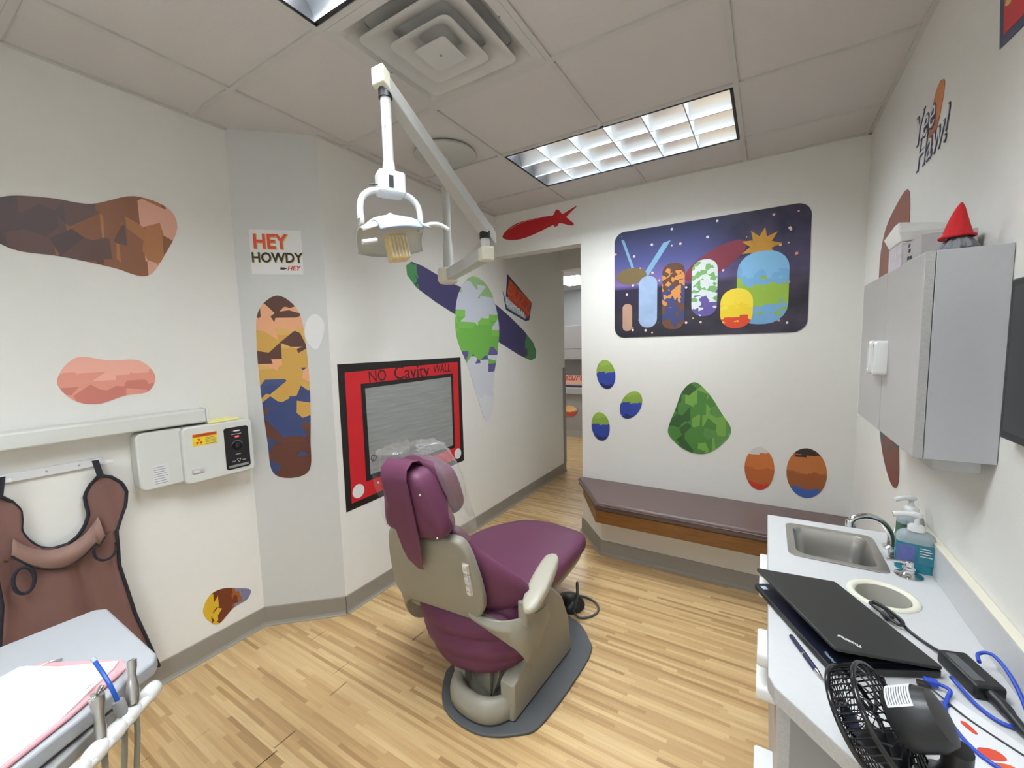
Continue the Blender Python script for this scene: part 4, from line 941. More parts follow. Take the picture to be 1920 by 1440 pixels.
# bellows skirt under the shell
rings = []
for z, rv, ru, cv in ((.466, .240, .165, .02), (.436, .270, .190, .035), (.402, .288, .202, .042), (.370, .294, .206, .046), (.350, .268, .184, .050), (.337, .268, .184, .052), (.309, .280, .198, .054), (.273, .270, .194, .058), (.248, .242, .170, .060), (.235, .244, .172, .060), (.207, .236, .170, .060), (.178, .208, .155, .058), (.160, .165, .13, .056), (.157, .10, .09, .055)):
    rings.append([(cv + rv * math.cos(a), .165 + ru * math.sin(a) * (1 if math.sin(a) < 0 else .6), z - .02 * math.cos(a - .3) * 0 + .045 * (rv * math.cos(a)) ) for a in [2 * math.pi * i / 40 for i in range(40)]])
cp('bellows_skirt', loft(BM(), rings), 'purple', smooth=80)
# headrest: rear block, front pad, strap, studs
HB = bk(-.02)
hr = spline([(-.125, .40), (.0, .385), (.12, .40), (.152, .44), (.135, .53), (.105, .625), (.06, .66), (-.03, .665), (-.085, .64), (-.12, .53), (-.142, .44)], 4)
o = cp('headrest_block', pillow(BM(), [(p.x, p.y * SC) for p in hr], -.05, .045, .03, .006), 'purple', smooth=80); o.matrix_local = HB @ Matrix.Translation((0, 0, -.002))
fpd = spline([(-.13, .44), (0, .425), (.13, .44), (.15, .52), (.12, .62), (0, .655), (-.12, .62), (-.15, .52)], 4)
o = cp('headrest_pad', pillow(BM(), [(p.x, p.y * SC) for p in fpd], -.135, -.055, .036, .004), 'purple', smooth=80); o.matrix_local = HB
st = []
for a, b, w0, w1 in ((.655, -.04, -.058, .062), (.685, -.02, -.058, .062), (.697, .01, -.058, .062), (.685, .045, -.058, .062), (.65, .060, -.058, .062), (.52, .058, -.056, .058), (.40, .056, -.056, .050), (.33, .052, -.052, .040), (.28, .046, -.046, .024), (.235, .038, -.012, .012)):
    sk = (.66 - min(a, .66)) * -.05
    st.append([(w0 + sk, a * SC, b), (w1 + sk, a * SC, b), (w1 + sk, a * SC, b - .004), (w0 + sk, a * SC, b - .004)])
o = cp('headrest_strap', loft(BM(), st), 'purple', smooth=60); o.matrix_local = HB
for a, b in ((.10, .60), (-.09, .62), (.125, .425), (-.115, .43)):
    o = cp('stud', lathe(BM(), [(.005, 0), (.004, .003), (.002, .004)], 10), 'chrome', smooth=60); o.matrix_local = HB @ Matrix.Translation((a, b * SC, .05))
o = cp('headrest_rod', box(BM(), -.04, .04, .33, .45, -.03, -.012), 'steel'); o.matrix_local = HB
# clear plastic cover over the headrest
def film():
    m = bpy.data.materials.new('clear_film'); m.use_nodes = True; nt = m.node_tree; N = nt.nodes; Lk = nt.links
    for n in list(N): N.remove(n)
    out = N.new('ShaderNodeOutputMaterial'); tr = N.new('ShaderNodeBsdfTransparent'); gl = N.new('ShaderNodeBsdfGlossy'); df = N.new('ShaderNodeBsdfDiffuse')
    gl.inputs['Roughness'].default_value = .18; df.inputs['Color'].default_value = (.8, .8, .8, 1)
    ns = N.new('ShaderNodeTexNoise'); ns.inputs['Scale'].default_value = 26; ns.inputs['Detail'].default_value = 3; ns.inputs['Distortion'].default_value = 1.5
    tc = N.new('ShaderNodeTexCoord'); Lk.new(tc.outputs['Object'], ns.inputs['Vector'])
    bu = N.new('ShaderNodeBump'); bu.inputs['Strength'].default_value = .6; bu.inputs['Distance'].default_value = .01; Lk.new(ns.outputs[0], bu.inputs['Height']); Lk.new(bu.outputs[0], gl.inputs['Normal'])
    m1 = N.new('ShaderNodeMixShader'); m1.inputs[0].default_value = .10; Lk.new(tr.outputs[0], m1.inputs[1]); Lk.new(gl.outputs[0], m1.inputs[2])
    m2 = N.new('ShaderNodeMixShader'); m2.inputs[0].default_value = .07; Lk.new(m1.outputs[0], m2.inputs[1]); Lk.new(df.outputs[0], m2.inputs[2]); Lk.new(m2.outputs[0], out.inputs[0])
    MATS['clear_film'] = m
film()
pc_ = thing('plastic_cover', (0, 0, 0), 'clear crinkled plastic cover draped over the chair headrest', 'cover', mtx=CM @ bk(-.02))
rnd = random.Random(3); rings = []
for k, (yy, rx, rz) in enumerate(((.70, .03, .03), (.705, .10, .075), (.69, .155, .105), (.64, .185, .120), (.57, .195, .125), (.50, .195, .125), (.43, .200, .130), (.37, .205, .135))):
    rings.append([((rx + rnd.uniform(-.012, .012)) * math.cos(a), yy * SC + rnd.uniform(-.012, .012) * (1 if k < 7 else 2.2), -.055 - abs(rz + rnd.uniform(-.012, .012)) * math.sin(a)) for a in [R(-28 + 236 * i / 30) for i in range(31)]])
mk('film_sheet', loft(BM(), rings, caps=False, closed=False), 'clear_film', pc_)

# foot control and its cable
fc = thing('foot_control', (-.93, 2.16, 0), 'black foot control with wire guard behind the chair base', 'pedal')
mk('body', lathe(BM(), [(.085, .0), (.09, .012), (.075, .04), (.04, .055), (.01, .058)], 28, (-.96, 2.16, 0)), 'black', fc, world=True, smooth=50)
mk('wire_guard', tube(BM(), spline([(-.90, 2.10, .03), (-.885, 2.11, .12), (-.905, 2.16, .15), (-.93, 2.20, .12), (-.93, 2.21, .03)], 6, False), .006, 8), 'mat_grey', fc, world=True, smooth=60)
mk('cable', tube(BM(), spline([(-.93, 2.12, .03), (-.87, 2.07, .012), (-.82, 2.10, .008), (-.79, 2.17, .008), (-.82, 2.24, .008), (-.90, 2.27, .008), (-1.0, 2.24, .012)], 8, False), .006, 8), 'mat_grey', fc, world=True, smooth=60)

# ================================================================== BENCH
bn = thing('wall_bench', (-.4, 3.0, 0), 'brown cushioned built in bench with oak trim along the back wall', 'bench')
def bpoly(front, xc, xd): return [(XR - .002, YB - .001), (xd, YB - .001), (xc, front), (XR - .002, front)]
mk('base_panel', prism(BM(), bpoly(2.84, -1.0, -1.262), .107, .307), 'wall', bn, world=True)
mk('oak_trim', prism(BM(), bpoly(2.672, -.985, -1.262), .308, .400), 'oak', bn, world=True, bevel=.003)
mk('cushion', prism(BM(), bpoly(2.655, -.965, -1.30)[:1] + [(-1.262, YB - .001), (-1.29, 3.11), (-.975, 2.655), (XR - .002, 2.655)],   .402, .462), 'bench', bn, world=True, bevel=.018, seg=4)
mk('cushion_piping', tube(BM(), [(-1.289, 3.105, .440), (-.975, 2.652, .440), (XR - .01, 2.652, .440)], .004, 8), 'bench', bn, world=True, smooth=60)
pf_ = [(0, 0.0), (.020, 0), (.020, .003), (.011, .008), (.007, .020), (.006, .107), (0, .107)]
path = [Vector((-1.27, YB, 0)), Vector((-1.0, 2.84, 0)), Vector((XR, 2.84, 0))]
n1 = Vector((-(2.84 - YB), .27, 0)).normalized() * -1; n2 = Vector((0, -1, 0)); nb = (n1 + n2).normalized() / (n1 + n2).normalized().dot(n2)
rings = [[tuple(p + n_ * d + Vector((0, 0, z))) for d, z in pf_] for p, n_ in zip(path, (n1, nb, n2))]
mk('skirting', loft(BM(), rings), 'base_rubber', bn, world=True)
# ================================================================== COUNTER AND BASE CABINETS
XF = .024                                    # front edge of the worktop
def cabinet(y0, y1, label, pulls):
    t = thing('base_cabinet', (.25, (y0 + y1) / 2, 0), label, 'cabinet', group='base cabinets under the worktop')
    mk('carcass', box(BM(), .062, XR - .003, y0 + .001, y1 - .001, .09, .60), 'lam_dark', t, world=True)
    bm = box(BM(), .062, XR - .003, y0 + .001, y0 + .017, .60, ZC - .032); box(bm, .062, XR - .003, y1 - .017, y1 - .001, .60, ZC - .032)
    mk('side_board', bm, 'lam_dark', t, world=True)
    mk('toe_kick', box(BM(), .10, XR - .003, y0 + .001, y1 - .001, 0, .09), 'base_rubber', t, world=True)
    for z0, z1, zp, yp in pulls:
        d = mk('drawer_front', box(BM(), .044, .062, y0 + .003, y1 - .003, z0, z1), 'laminate_door', t, world=True, bevel=.002)
        h = mk('pull', loft(BM(), [[(x, yp + p[0], zp + p[1]) for p in rrect(-.058 * k, .058 * k, -.02 * k, .02 * k, .012 * k, 4)] for x, k in ((.044, 1), (.006, 1), (.0, .93), (.0, .70), (.010, .66), (.012, .6))]), 'white_gloss', d, smooth=40)
        h.matrix_local = WM[d.name]
    return t
cabinet(1.0, 1.42, 'grey base cabinet drawer stack under the laptop', [(.705, .785, .742, 1.205), (.60, .70, .652, 1.205), (.10, .595, .385, 1.215)])
cabinet(1.422, 1.965, 'grey base cabinet drawer stack under the sink', [(.705, .785, .742, 1.67), (.60, .70, .652, 1.70), (.10, .595, .385, 1.70)])
kp = thing('knee_space_panel', (.3, .95, 0), 'dark grey end panel below the angled worktop end', 'panel')
mk('panel', box(BM(), .064, XR - .003, .985, .999, 0, ZC - .032), 'lam_dark', kp, world=True)
mk('edge_strip', box(BM(), .044, .064, .985, .999, .02, ZC - .032), 'laminate_edge', kp, world=True)

wt = thing('worktop', (.25, 1.4, ZC), 'pale grey laminate worktop with raised backsplash along the right wall', 'worktop')
SX0, SX1, SY0, SY1 = .082, .346, 1.632, 1.918
HX, HY, HR_ = .298, 1.485, .066
outer = [(XF, 1.980), (XF, 1.0), (.035, .972), (XR - .002, .545), (XR - .002, 1.990)]
bm = BM()
def top_with_holes():
    bm = BM()
    def ring(pts, z): return [bm.verts.new((p[0], p[1], z)) for p in pts]
    hole = [(HX + HR_ * math.cos(2 * math.pi * i / 32), HY + HR_ * math.sin(2 * math.pi * i / 32)) for i in range(32)]
    sink = rrect(SX0 + .008, SX1 - .008, SY0 + .008, SY1 - .008, .03, 5)
    loops = []
    for z in (ZC, ZC - .030):
        es = []
        for pts in (outer, sink, hole):
            v = ring(pts, z); es.append(v)
            for i in range(len(v)): bm.edges.new((v[i], v[(i + 1) % len(v)]))
        loops.append(es)
    bm.edges.ensure_lookup_table()
    for k in (0, 1):
        edges = [e for e in bm.edges if all(abs(v.co.z - (ZC if k == 0 else ZC - .030)) < 1e-6 for v in e.verts)]
        bmesh.ops.triangle_fill(bm, use_beauty=True, use_dissolve=False, edges=edges)
    for a, b in zip(loops[0], loops[1]):
        n = len(a)
        for i in range(n): bm.faces.new((a[i], a[(i + 1) % n], b[(i + 1) % n], b[i]))
    return bm
mk('slab', top_with_holes(), 'laminate', wt, world=True)
mk('front_edge', prism(BM(), [(XF - .002, 1.981), (XF - .002, 1.0), (.0335, .9705), (XR - .002, .542), (XR - .002, .5445), (.0345, .9725), (XF + .0002, 1.0005), (XF + .0002, 1.981)], ZC - .034, ZC - .001), 'laminate_edge', wt, world=True)
mk('backsplash', box(BM(), XR - .022, XR - .002, .56, 1.990, ZC + .0002, ZC + .10), 'laminate', wt, world=True, bevel=.003)
mk('backsplash_cap', box(BM(), XR - .0225, XR - .0015, .56, 1.990, ZC + .10, ZC + .103), 'cream', wt, world=True)

sk = thing('sink', (.21, 1.77, ZC), 'stainless steel bar sink set into the worktop', 'sink')
def srec(x0, x1, y0, y1, r, z): return [(p[0], p[1], z) for p in rrect(x0, x1, y0, y1, r, 6)]
mk('bowl', loft(BM(), [srec(SX0, SX1, SY0, SY1, .028, ZC + .0004), srec(SX0, SX1, SY0, SY1, .028, ZC + .004), srec(SX0 + .022, SX1 - .022, SY0 + .022, SY1 - .022, .035, ZC + .003), srec(SX0 + .026, SX1 - .026, SY0 + .026, SY1 - .026, .035, ZC - .006), srec(SX0 + .034, SX1 - .034, SY0 + .034, SY1 - .034, .04, ZC - .12), srec(SX0 + .055, SX1 - .055, SY0 + .055, SY1 - .055, .03, ZC - .135)], caps=False), 'steel', sk, world=True, smooth=50, solid=.001)
mk('bowl_floor', prism(BM(), rrect(SX0 + .054, SX1 - .054, SY0 + .054, SY1 - .054, .03, 6), ZC - .137, ZC - .135), 'steel', sk, world=True)
mk('drain', lathe(BM(), [(.022, -.1348), (.020, -.132), (.008, -.133)], 20, (.214, 1.775, ZC)), 'chrome', sk, world=True, smooth=50)

fa = thing('faucet', (.372, 1.85, ZC), 'chrome gooseneck faucet beside the sink', 'faucet')
mk('base', lathe(BM(), [(.024, .0002), (.024, .006), (.014, .012), (.012, .03)], 20, (.385, 1.845, ZC)), 'chrome', fa, world=True, smooth=50)
mk('spout', tube(BM(), spline([(.385, 1.845, ZC + .02), (.378, 1.842, ZC + .06), (.350, 1.830, ZC + .098), (.310, 1.812, ZC + .113), (.275, 1.797, ZC + .105), (.262, 1.792, ZC + .085)], 6, False), [.0105] * 31, 14), 'chrome', fa, world=True, smooth=60)
mk('aerator', lathe(BM(), [(.012, ZC + .076), (.012, ZC + .096)], 16, (.262, 1.792, 0)), 'chrome', fa, world=True, smooth=50)
mk('side_lever', tube(BM(), [(.392, 1.868, ZC + .03), (.405, 1.90, ZC + .05)], .006, 10), 'chrome', fa, world=True, smooth=50)
gl = thing('glass_panel', (.41, 1.80, ZC), 'small clear glass dish edge leaning by the faucet base', 'glass')
mk('pane', lathe(BM(), [(.036, .0005), (.040, .002), (.044, .030), (.043, .030), (.038, .004), (.002, .003)], 24, (.405, 1.775, ZC)), 'glass', gl, world=True, smooth=50)
gv = thing('water_valve', (.386, 1.665, ZC), 'chrome valve with lever handle beside the sink rim', 'valve')
mk('flange', lathe(BM(), [(.034, .0002), (.034, .003), (.018, .008), (.013, .012), (.013, .020), (.016, .023), (.016, .028), (.011, .032), (.011, .045), (.006, .048)], 24, (.388, 1.652, ZC)), 'chrome', gv, world=True, smooth=40)
mk('lever', tube(BM(), [(.388, 1.652, ZC + .040), (.362, 1.650, ZC + .042), (.336, 1.652, ZC + .040)], [.006, .005, .004], 10), 'chrome', gv, world=True, smooth=50)

def pump_bottle(x, y, label, hgt, w, body, liquid, lev, rz):
    t = thing('pump_bottle', (x, y, ZC), label, 'bottle', rotz=rz, group='pump bottles by the sink')
    sec = lambda k, z: [(p[0], p[1], z) for p in rrect(-w * k, w * k, -w * .62 * k, w * .62 * k, w * .45 * k, 5)]
    mk('body', loft(BM(), [sec(.94, .0005), sec(1, .006), sec(1, hgt * .80), sec(.94, hgt * .88), sec(.7, hgt * .96), sec(.42, hgt)]), body, t, smooth=60)
    if liquid: mk('liquid', loft(BM(), [sec(1.008, .0012), sec(1.012, .007), sec(1.012, hgt * lev)]), liquid, t, smooth=60)
    mk('collar', lathe(BM(), [(.021, hgt), (.021, hgt + .012), (.016, hgt + .018), (.008, hgt + .020), (.006, hgt + .04)], 20), 'white_gloss', t, smooth=50)
    mk('pump_head', tube(BM(), spline([(.006, 0, hgt + .042), (0, 0, hgt + .048), (-.03, -.004, hgt + .048), (-.056, -.008, hgt + .042)], 5, False), [.010] * 8 + [.008] * 8, 12), 'white_gloss', t, smooth=60)
    return t
pb = pump_bottle(.413, 1.712, 'teal sanitizer pump bottle with blue label beside the backsplash', .125, .046, 'bottle_clear', 'teal', .72, R(-8))
mk('label', prism(BM(), rrect(-.044, -.002, .022, .085, .004), .0, .0012), 'label_blue', pb, smooth=30).matrix_local = Matrix.Translation((0, -.0295, 0)) @ Matrix.Rotation(R(90), 4, 'X')
mk('label', prism(BM(), rrect(.004, .040, .03, .09, .003), .0, .0012), mat('teal_label', (.02, .16, .22, 1), .3), pb).matrix_local = Matrix.Translation((0, -.0295, 0)) @ Matrix.Rotation(R(90), 4, 'X')
for k in range(4): mk('print_line', box(BM(), .008, .036 - .004 * (k % 2), -.0312, -.0306, .055 + k * .008, .057 + k * .008), 'white_ink', pb)
pump_bottle(.424, 1.825, 'taller clear pump bottle behind the teal sanitizer', .145, .034, 'bottle_clear', mat('green_soap', (.10, .20, .12, 1), .2, trans=.3), .75, R(20))

wr = thing('waste_ring', (HX, HY, ZC), 'cream plastic ring of the round waste hole in the worktop', 'waste hole')
mk('ring', lathe(BM(), [(HR_ - .006, -.002), (HR_ - .003, .004), (HR_ + .004, .007), (HR_ + .012, .005), (HR_ + .014, .0004)], 40, (HX, HY, ZC)), 'ring', wr, world=True, smooth=60)
wr.children[0].data.polygons  # ring has an open middle: drop the two cap faces
me = wr.children[0].data; bm = bmesh.new(); bm.from_mesh(me)
bmesh.ops.delete(bm, geom=[f for f in bm.faces if len(f.verts) > 10], context='FACES_ONLY'); bm.to_mesh(me); bm.free()
bm = lathe(BM(), [(HR_ - .0065, .001), (HR_ - .012, -.17)], 40, (HX, HY, ZC)); bmesh.ops.delete(bm, geom=[f for f in bm.faces if len(f.verts) > 10], context='FACES_ONLY')
mk('sleeve', bm, 'ring_in', wr, world=True, smooth=60)
mk('bin_bottom', lathe(BM(), [(HR_ - .012, -.1705), (.001, -.170)], 40, (HX, HY, ZC)), 'black', wr, world=True)

# laptop
fdir = Vector((.466, -.884, 0)); bdir = Vector((.884, .466, 0))
LM = Matrix.Identity(4); p0 = Vector((-.013, 1.352, ZC))
for i in range(3): LM[i][0], LM[i][1], LM[i][2], LM[i][3] = bdir[i], -fdir[i], (0, 0, 1)[i], (p0 + fdir * .326)[i]
# local x: from the front edge to the hinge, local y: towards the far end, local z up
lp = thing('laptop', (0, 0, 0), 'black laptop with its lid almost closed on the worktop', 'laptop', mtx=LM)
LW, LD = .326, .226
mk('base', prism(BM(), rrect(0, LD, 0, LW, .008), .003, .0165), 'laptop', lp, bevel=.002)
mk('palm_rest', box(BM(), .004, LD - .03, .004, LW - .004, .0165, .0172), 'laptop_in', lp)
mk('keyboard', box(BM(), .085, LD - .035, .02, LW - .02, .0172, .019), 'black', lp)
mk('sticker', box(BM(), .010, .024, LW - .032, LW - .016, .0172, .0176), 'lightblue_ink', lp)
text_mesh('palm_lettering', 'ThinkPad', 'lightblue_ink', lp, .009, loc(.018, .035, .0175) @ Matrix.Rotation(R(-90), 4, 'Z'))
al = R(10)
lid = mk('lid', prism(BM(), rrect(-LD, 0, 0, LW, .008), 0.0, .007), 'laptop', lp, bevel=.002)
LIDM = Matrix.Translation((LD, 0, .0185)) @ Matrix.Rotation(al, 4, 'Y'); lid.matrix_local = LIDM
text_mesh('lid_logo', 'ThinkPad', 'white_ink', lid, .0115, loc(-.170, .036, .0076) @ Matrix.Rotation(R(135), 4, 'Z'), offset=.0003)
mk('hinge', tube(BM(), [(LD - .002, .04, .0175), (LD - .002, .08, .0175)], .005, 10), 'black', lp); mk('hinge', tube(BM(), [(LD - .002, LW - .08, .0175), (LD - .002, LW - .04, .0175)], .005, 10), 'black', lp)
# charger and cables
ca = thing('charger', (.37, 1.19, ZC), 'black laptop charger brick against the backsplash', 'charger')
bm = BM(); d = Vector((.028, -.092)).normalized(); n_ = Vector((-d.y, d.x))
c0_ = Vector((.368, 1.238))
pts = [c0_ - n_ * -.026, c0_ - n_ * .026, c0_ - n_ * .026 + d * .105, c0_ + n_ * .026 + d * .105]
prism(bm, [tuple(p) for p in pts], ZC + .0005, ZC + .031); mk('brick', bm, 'black', ca, world=True, bevel=.005)
mk('label', prism(BM(), [tuple(c0_ - n_ * .0 + d * .012), tuple(c0_ - n_ * .020 + d * .012), tuple(c0_ - n_ * .020 + d * .09), tuple(c0_ - n_ * .0 + d * .09)], ZC + .031, ZC + .0314), 'mat_grey', ca, world=True)
q1 = c0_ + d * .105
mk('mains_cable', tube(BM(), spline([(q1.x, q1.y, ZC + .016), (q1.x + .008, q1.y - .03, ZC + .015), (.415, 1.06, ZC + .012), (.43, .98, ZC + .010), (.437, .85, ZC + .006), (.44, .70, ZC + .006)], 6, False), [.011] * 8 + [.009] * 5 + [.0045] * 18, 10), 'black', ca, world=True, smooth=60)
mk('low_voltage_cable', tube(BM(), spline([(.360, 1.240, ZC + .016), (.345, 1.275, ZC + .006), (.318, 1.325, ZC + .004), (.300, 1.375, ZC + .010), (.270, 1.405, ZC + .012), (.255, 1.39, ZC + .018), (.275, 1.350, ZC + .018), (.300, 1.325, ZC + .012), (.310, 1.345, ZC + .014), (.285, 1.385, ZC + .018), (.262, 1.402, ZC + .02)], 6, False), .0036, 8), 'black', ca, world=True, smooth=60)
mk('cable_tie', tube(BM(), [(.288, 1.352, ZC + .008), (.280, 1.366, ZC + .014)], .011, 10), 'black', ca, world=True, smooth=60)
bc = thing('network_cable', (.38, 1.1, ZC), 'blue network cable curling across the worktop', 'cable')
mk('cord', tube(BM(), spline([(.318, 1.128, ZC + .013), (.335, 1.118, ZC + .012), (.325, 1.095, ZC + .006), (.312, 1.05, ZC + .005), (.323, .99, ZC + .005), (.350, .955, ZC + .005), (.40, .93, ZC + .005), (.438, .90, ZC + .006)], 8, False), .0036, 10), 'blue_cable', bc, world=True, smooth=60)
mk('plug', box(BM(), .298, .320, 1.120, 1.134, ZC + .006, ZC + .018), 'blue_cable', bc, world=True, bevel=.002)
b2 = thing('network_cable', (.42, 1.2, ZC), 'blue network cable looping up against the backsplash', 'cable')
mk('cord', tube(BM(), spline([(.345, 1.155, ZC + .020), (.352, 1.145, ZC + .014), (.370, 1.105, ZC + .006), (.395, 1.075, ZC + .005), (.430, 1.085, ZC + .006), (.441, 1.14, ZC + .02), (.441, 1.20, ZC + .035), (.432, 1.245, ZC + .040), (.412, 1.245, ZC + .034), (.404, 1.215, ZC + .033)], 8, False), .0036, 10), 'blue_cable', b2, world=True, smooth=60)
b3 = thing('thin_black_cable', (.33, 1.1, ZC), 'thin black cable running from the laptop side past the fan', 'cable')
mk('cord', tube(BM(), spline([(.300, 1.112, ZC + .014), (.315, 1.098, ZC + .008), (.345, 1.06, ZC + .003), (.385, 1.02, ZC + .003), (.425, .985, ZC + .003)], 8, False), .0018, 8), 'black', b3, world=True, smooth=60)
mk('plug', box(BM(), .284, .303, 1.106, 1.118, ZC + .008, ZC + .018), 'black', b3, world=True, bevel=.002)
pe = thing('pen', (.095, 1.1, ZC), 'dark blue ballpoint pen lying before the laptop', 'pen')
a_, b_ = Vector((.069, 1.163, ZC + .0055)), Vector((.122, 1.034, ZC + .0055))
pt = lambda f: tuple(a_.lerp(b_, f))
mk('barrel', tube(BM(), [pt(0), pt(.02), pt(.5), pt(.8)], [.003, .0048, .0052, .005], 12), 'navy', pe, world=True, smooth=50)
mk('tip', tube(BM(), [pt(.8), pt(.86), pt(1.0)], [.005, .0045, .001], 12), 'chrome', pe, world=True, smooth=50)
mk('band', tube(BM(), [pt(.44), pt(.47)], [.0055, .0055], 12), 'chrome', pe, world=True, smooth=50)
mk('clip', tube(BM(), [(pt(.05)[0], pt(.05)[1], ZC + .0115), (pt(.35)[0], pt(.35)[1], ZC + .0115)], .0013, 6), 'chrome', pe, world=True)
# printed plastic sleeve under the cables
pg = thing('printed_sleeve', (.3, 1.0, ZC), 'clear plastic sleeve with coloured print under the cables', 'sleeve')
mk('sheet', prism(BM(), [(.235, 1.075), (.325, 1.128), (.438, 1.0), (.44, .76), (.34, .84)], ZC + .0004, ZC + .0016), 'paper', pg, world=True)
for pts_, mm in (([(.262, 1.078), (.285, 1.092), (.302, 1.08), (.282, 1.062)], 'orange_ink'), ([(.305, 1.085), (.322, 1.094), (.328, 1.082), (.314, 1.075)], 'label_blue'), ([(.33, 1.045), (.338, 1.05), (.348, 1.03), (.341, 1.026)], 'red_ink'), ([(.335, .99), (.36, 1.0), (.37, .985), (.345, .972)], 'red_ink'), ([(.345, .965), (.37, .975), (.378, .962), (.352, .95)], 'orange_ink'), ([(.33, .92), (.37, .93), (.38, .90), (.34, .89)], 'lightblue_ink')):
    mk('print_patch', prism(BM(), [(p.x, p.y) for p in spline(pts_, 4)], ZC + .0016, ZC + .0020), mm, pg, world=True)

# desk fan
fn_ = Vector((-.792, .165, -.588)).normalized(); fc_ = Vector((.165, .870, ZC + .072))
fz = fn_; fx = Vector((0, 1, 0)); fx = (fx - fz * fx.dot(fz)).normalized(); fy = fz.cross(fx)
FM = Matrix.Identity(4)
for i in range(3): FM[i][0], FM[i][1], FM[i][2], FM[i][3] = fx[i], fy[i], fz[i], fc_[i]
fan = thing('desk_fan', (0, 0, 0), 'black desk fan with wire cage at the worktop end', 'fan', mtx=FM)
FR = .080
def circ(r, z, n=48): return [(r * math.cos(2 * math.pi * i / n), r * math.sin(2 * math.pi * i / n), z) for i in range(n)]
mk('front_rim', tube(BM(), circ(FR, .012), .0045, 8, True), 'black_gloss', fan, smooth=60)
mk('rear_rim', tube(BM(), circ(FR, -.030), .0045, 8, True), 'black_gloss', fan, smooth=60)
bm = BM()
for k in range(48):                              # side bars of the cage
    a = 2 * math.pi * k / 48; tube(bm, [(FR * math.cos(a), FR * math.sin(a), .012), (FR * 1.02 * math.cos(a), FR * 1.02 * math.sin(a), -.01), (FR * math.cos(a), FR * math.sin(a), -.030)], .0015, 5)
mk('side_grille', bm, 'black_gloss', fan)
bm = BM()
for k in range(60):                              # spiral front wires, both hands
    a = 2 * math.pi * (k // 2) / 30; s = 1 if k % 2 else -1
    tube(bm, [((.02 + (FR - .02) * f) * math.cos(a + s * .7 * f), (.02 + (FR - .02) * f) * math.sin(a + s * .7 * f), .012 + .016 * (1 - f * f)) for f in (0, .25, .5, .75, 1)], .0010, 4)
mk('front_grille', bm, 'black_gloss', fan)
mk('front_cap', lathe(BM(), [(.022, .024), (.022, .030), (.012, .034)], 24), 'black_gloss', fan, smooth=50)
bm = BM()
for k in range(24):
    a = 2 * math.pi * k / 24; tube(bm, [(.035 * math.cos(a), .035 * math.sin(a), -.046), (.07 * math.cos(a + .2), .07 * math.sin(a + .2), -.042), (FR * math.cos(a + .35), FR * math.sin(a + .35), -.030)], .0016, 4)
mk('rear_grille', bm, 'black_gloss', fan)
for k in range(4):
    a = math.pi / 2 * k; bm = BM()
    rings = [[(r * math.cos(a + w_), r * math.sin(a + w_), -.012 + w_ * .03) for w_ in (-.32, -.1, .15, .38)] for r in (.018, .04, .062, .080)]
    loft(bm, rings, caps=False, closed=False); mk('blade', bm, 'black', fan, smooth=60, solid=.0015)
mh = mk('motor_housing', lathe(BM(), [(.040, -.044), (.044, -.055), (.044, -.088), (.037, -.106), (.018, -.112)], 28), 'black', fan, smooth=50)
upa = math.degrees(math.atan2(fy.z, fx.z))
lab = BM()
loft(lab, [[(.0446 * math.cos(R(a)), .0446 * math.sin(R(a)), z) for a in [upa - 40 + 5 * q for q in range(15)]] for z in (-.054, -.090)], caps=False, closed=False)
ml = mk('rating_label', lab, 'paper', mh)
bm = BM()
for k in range(9):
    loft(bm, [[(.0449 * math.cos(R(a)), .0449 * math.sin(R(a)), z) for a in [upa - 36 + 6 * q for q in range(8)]] for z in (-.057 - k * .0036, -.0582 - k * .0036)], caps=False, closed=False)
mk('print_lines', bm, 'mat_grey', ml)
fi = FM.inverted()
o = mk('stand', loft(BM(), [[(.272 + .045 * k * math.cos(a), .862 + .055 * k * math.sin(a), z) for a in [2 * math.pi * i / 24 for i in range(24)]] for k, z in ((1, ZC + .0005), (1, ZC + .010), (.6, ZC + .022), (.40, ZC + .05), (.40, ZC + .085))]), 'black', fan, smooth=50); o.matrix_local = fi

# ================================================================== WALL CABINET AND WHAT STANDS ON IT
wc = thing('wall_cabinet', (.39, 1.77, 1.24), 'grey laminate wall cabinet with two doors above the counter', 'cabinet')
CX0, CY0, CY1, CZ0, CZ1 = .322, 1.402, 2.15, 1.238, 1.748
mk('body', box(BM(), CX0 + .020, XR - .001, CY0, CY1, CZ0, CZ1), 'lam_side', wc, world=True, bevel=.0015)
for a, b, yp in ((CY0, 1.774, 1.735), (1.778, CY1, 1.815)):
    d = mk('door', box(BM(), CX0, CX0 + .018, a, b, CZ0, CZ1), 'laminate_door', wc, world=True, bevel=.004, seg=3)
    zc_ = 1.478
    bm = BM()
    loft(bm, [[(x, yp + p[0], zc_ + p[1]) for p in rrect(-.020 * k, .020 * k, -.055 * k2, .055 * k2, .012, 4)] for x, k, k2 in ((CX0, 1, 1), (CX0 - .026, 1, 1), (CX0 - .031, .85, .94), (CX0 - .031, .55, .8), (CX0 - .022, .5, .78))])
    h = mk('pull', bm, 'white_gloss', d, smooth=40); h.matrix_local = Matrix.Identity(4)
mk('door_edge', box(BM(), CX0 + .0005, CX0 + .018, CY0 - .0008, CY0, CZ0 + .002, CZ1 - .002), 'laminate_edge', wc, world=True)
mk('under_tray', box(BM(), .362, .452, 1.425, 1.60, CZ0 - .030, CZ0 - .0005), mat('clear_tray', (.72, .72, .72, 1), .3, trans=.3), wc, world=True, bevel=.003)
gn = thing('gnome_doll', (.385, 1.455, CZ1), 'gnome doll with red felt hat and grey beard on the wall cabinet', 'doll')
gx, gy = .390, 1.455
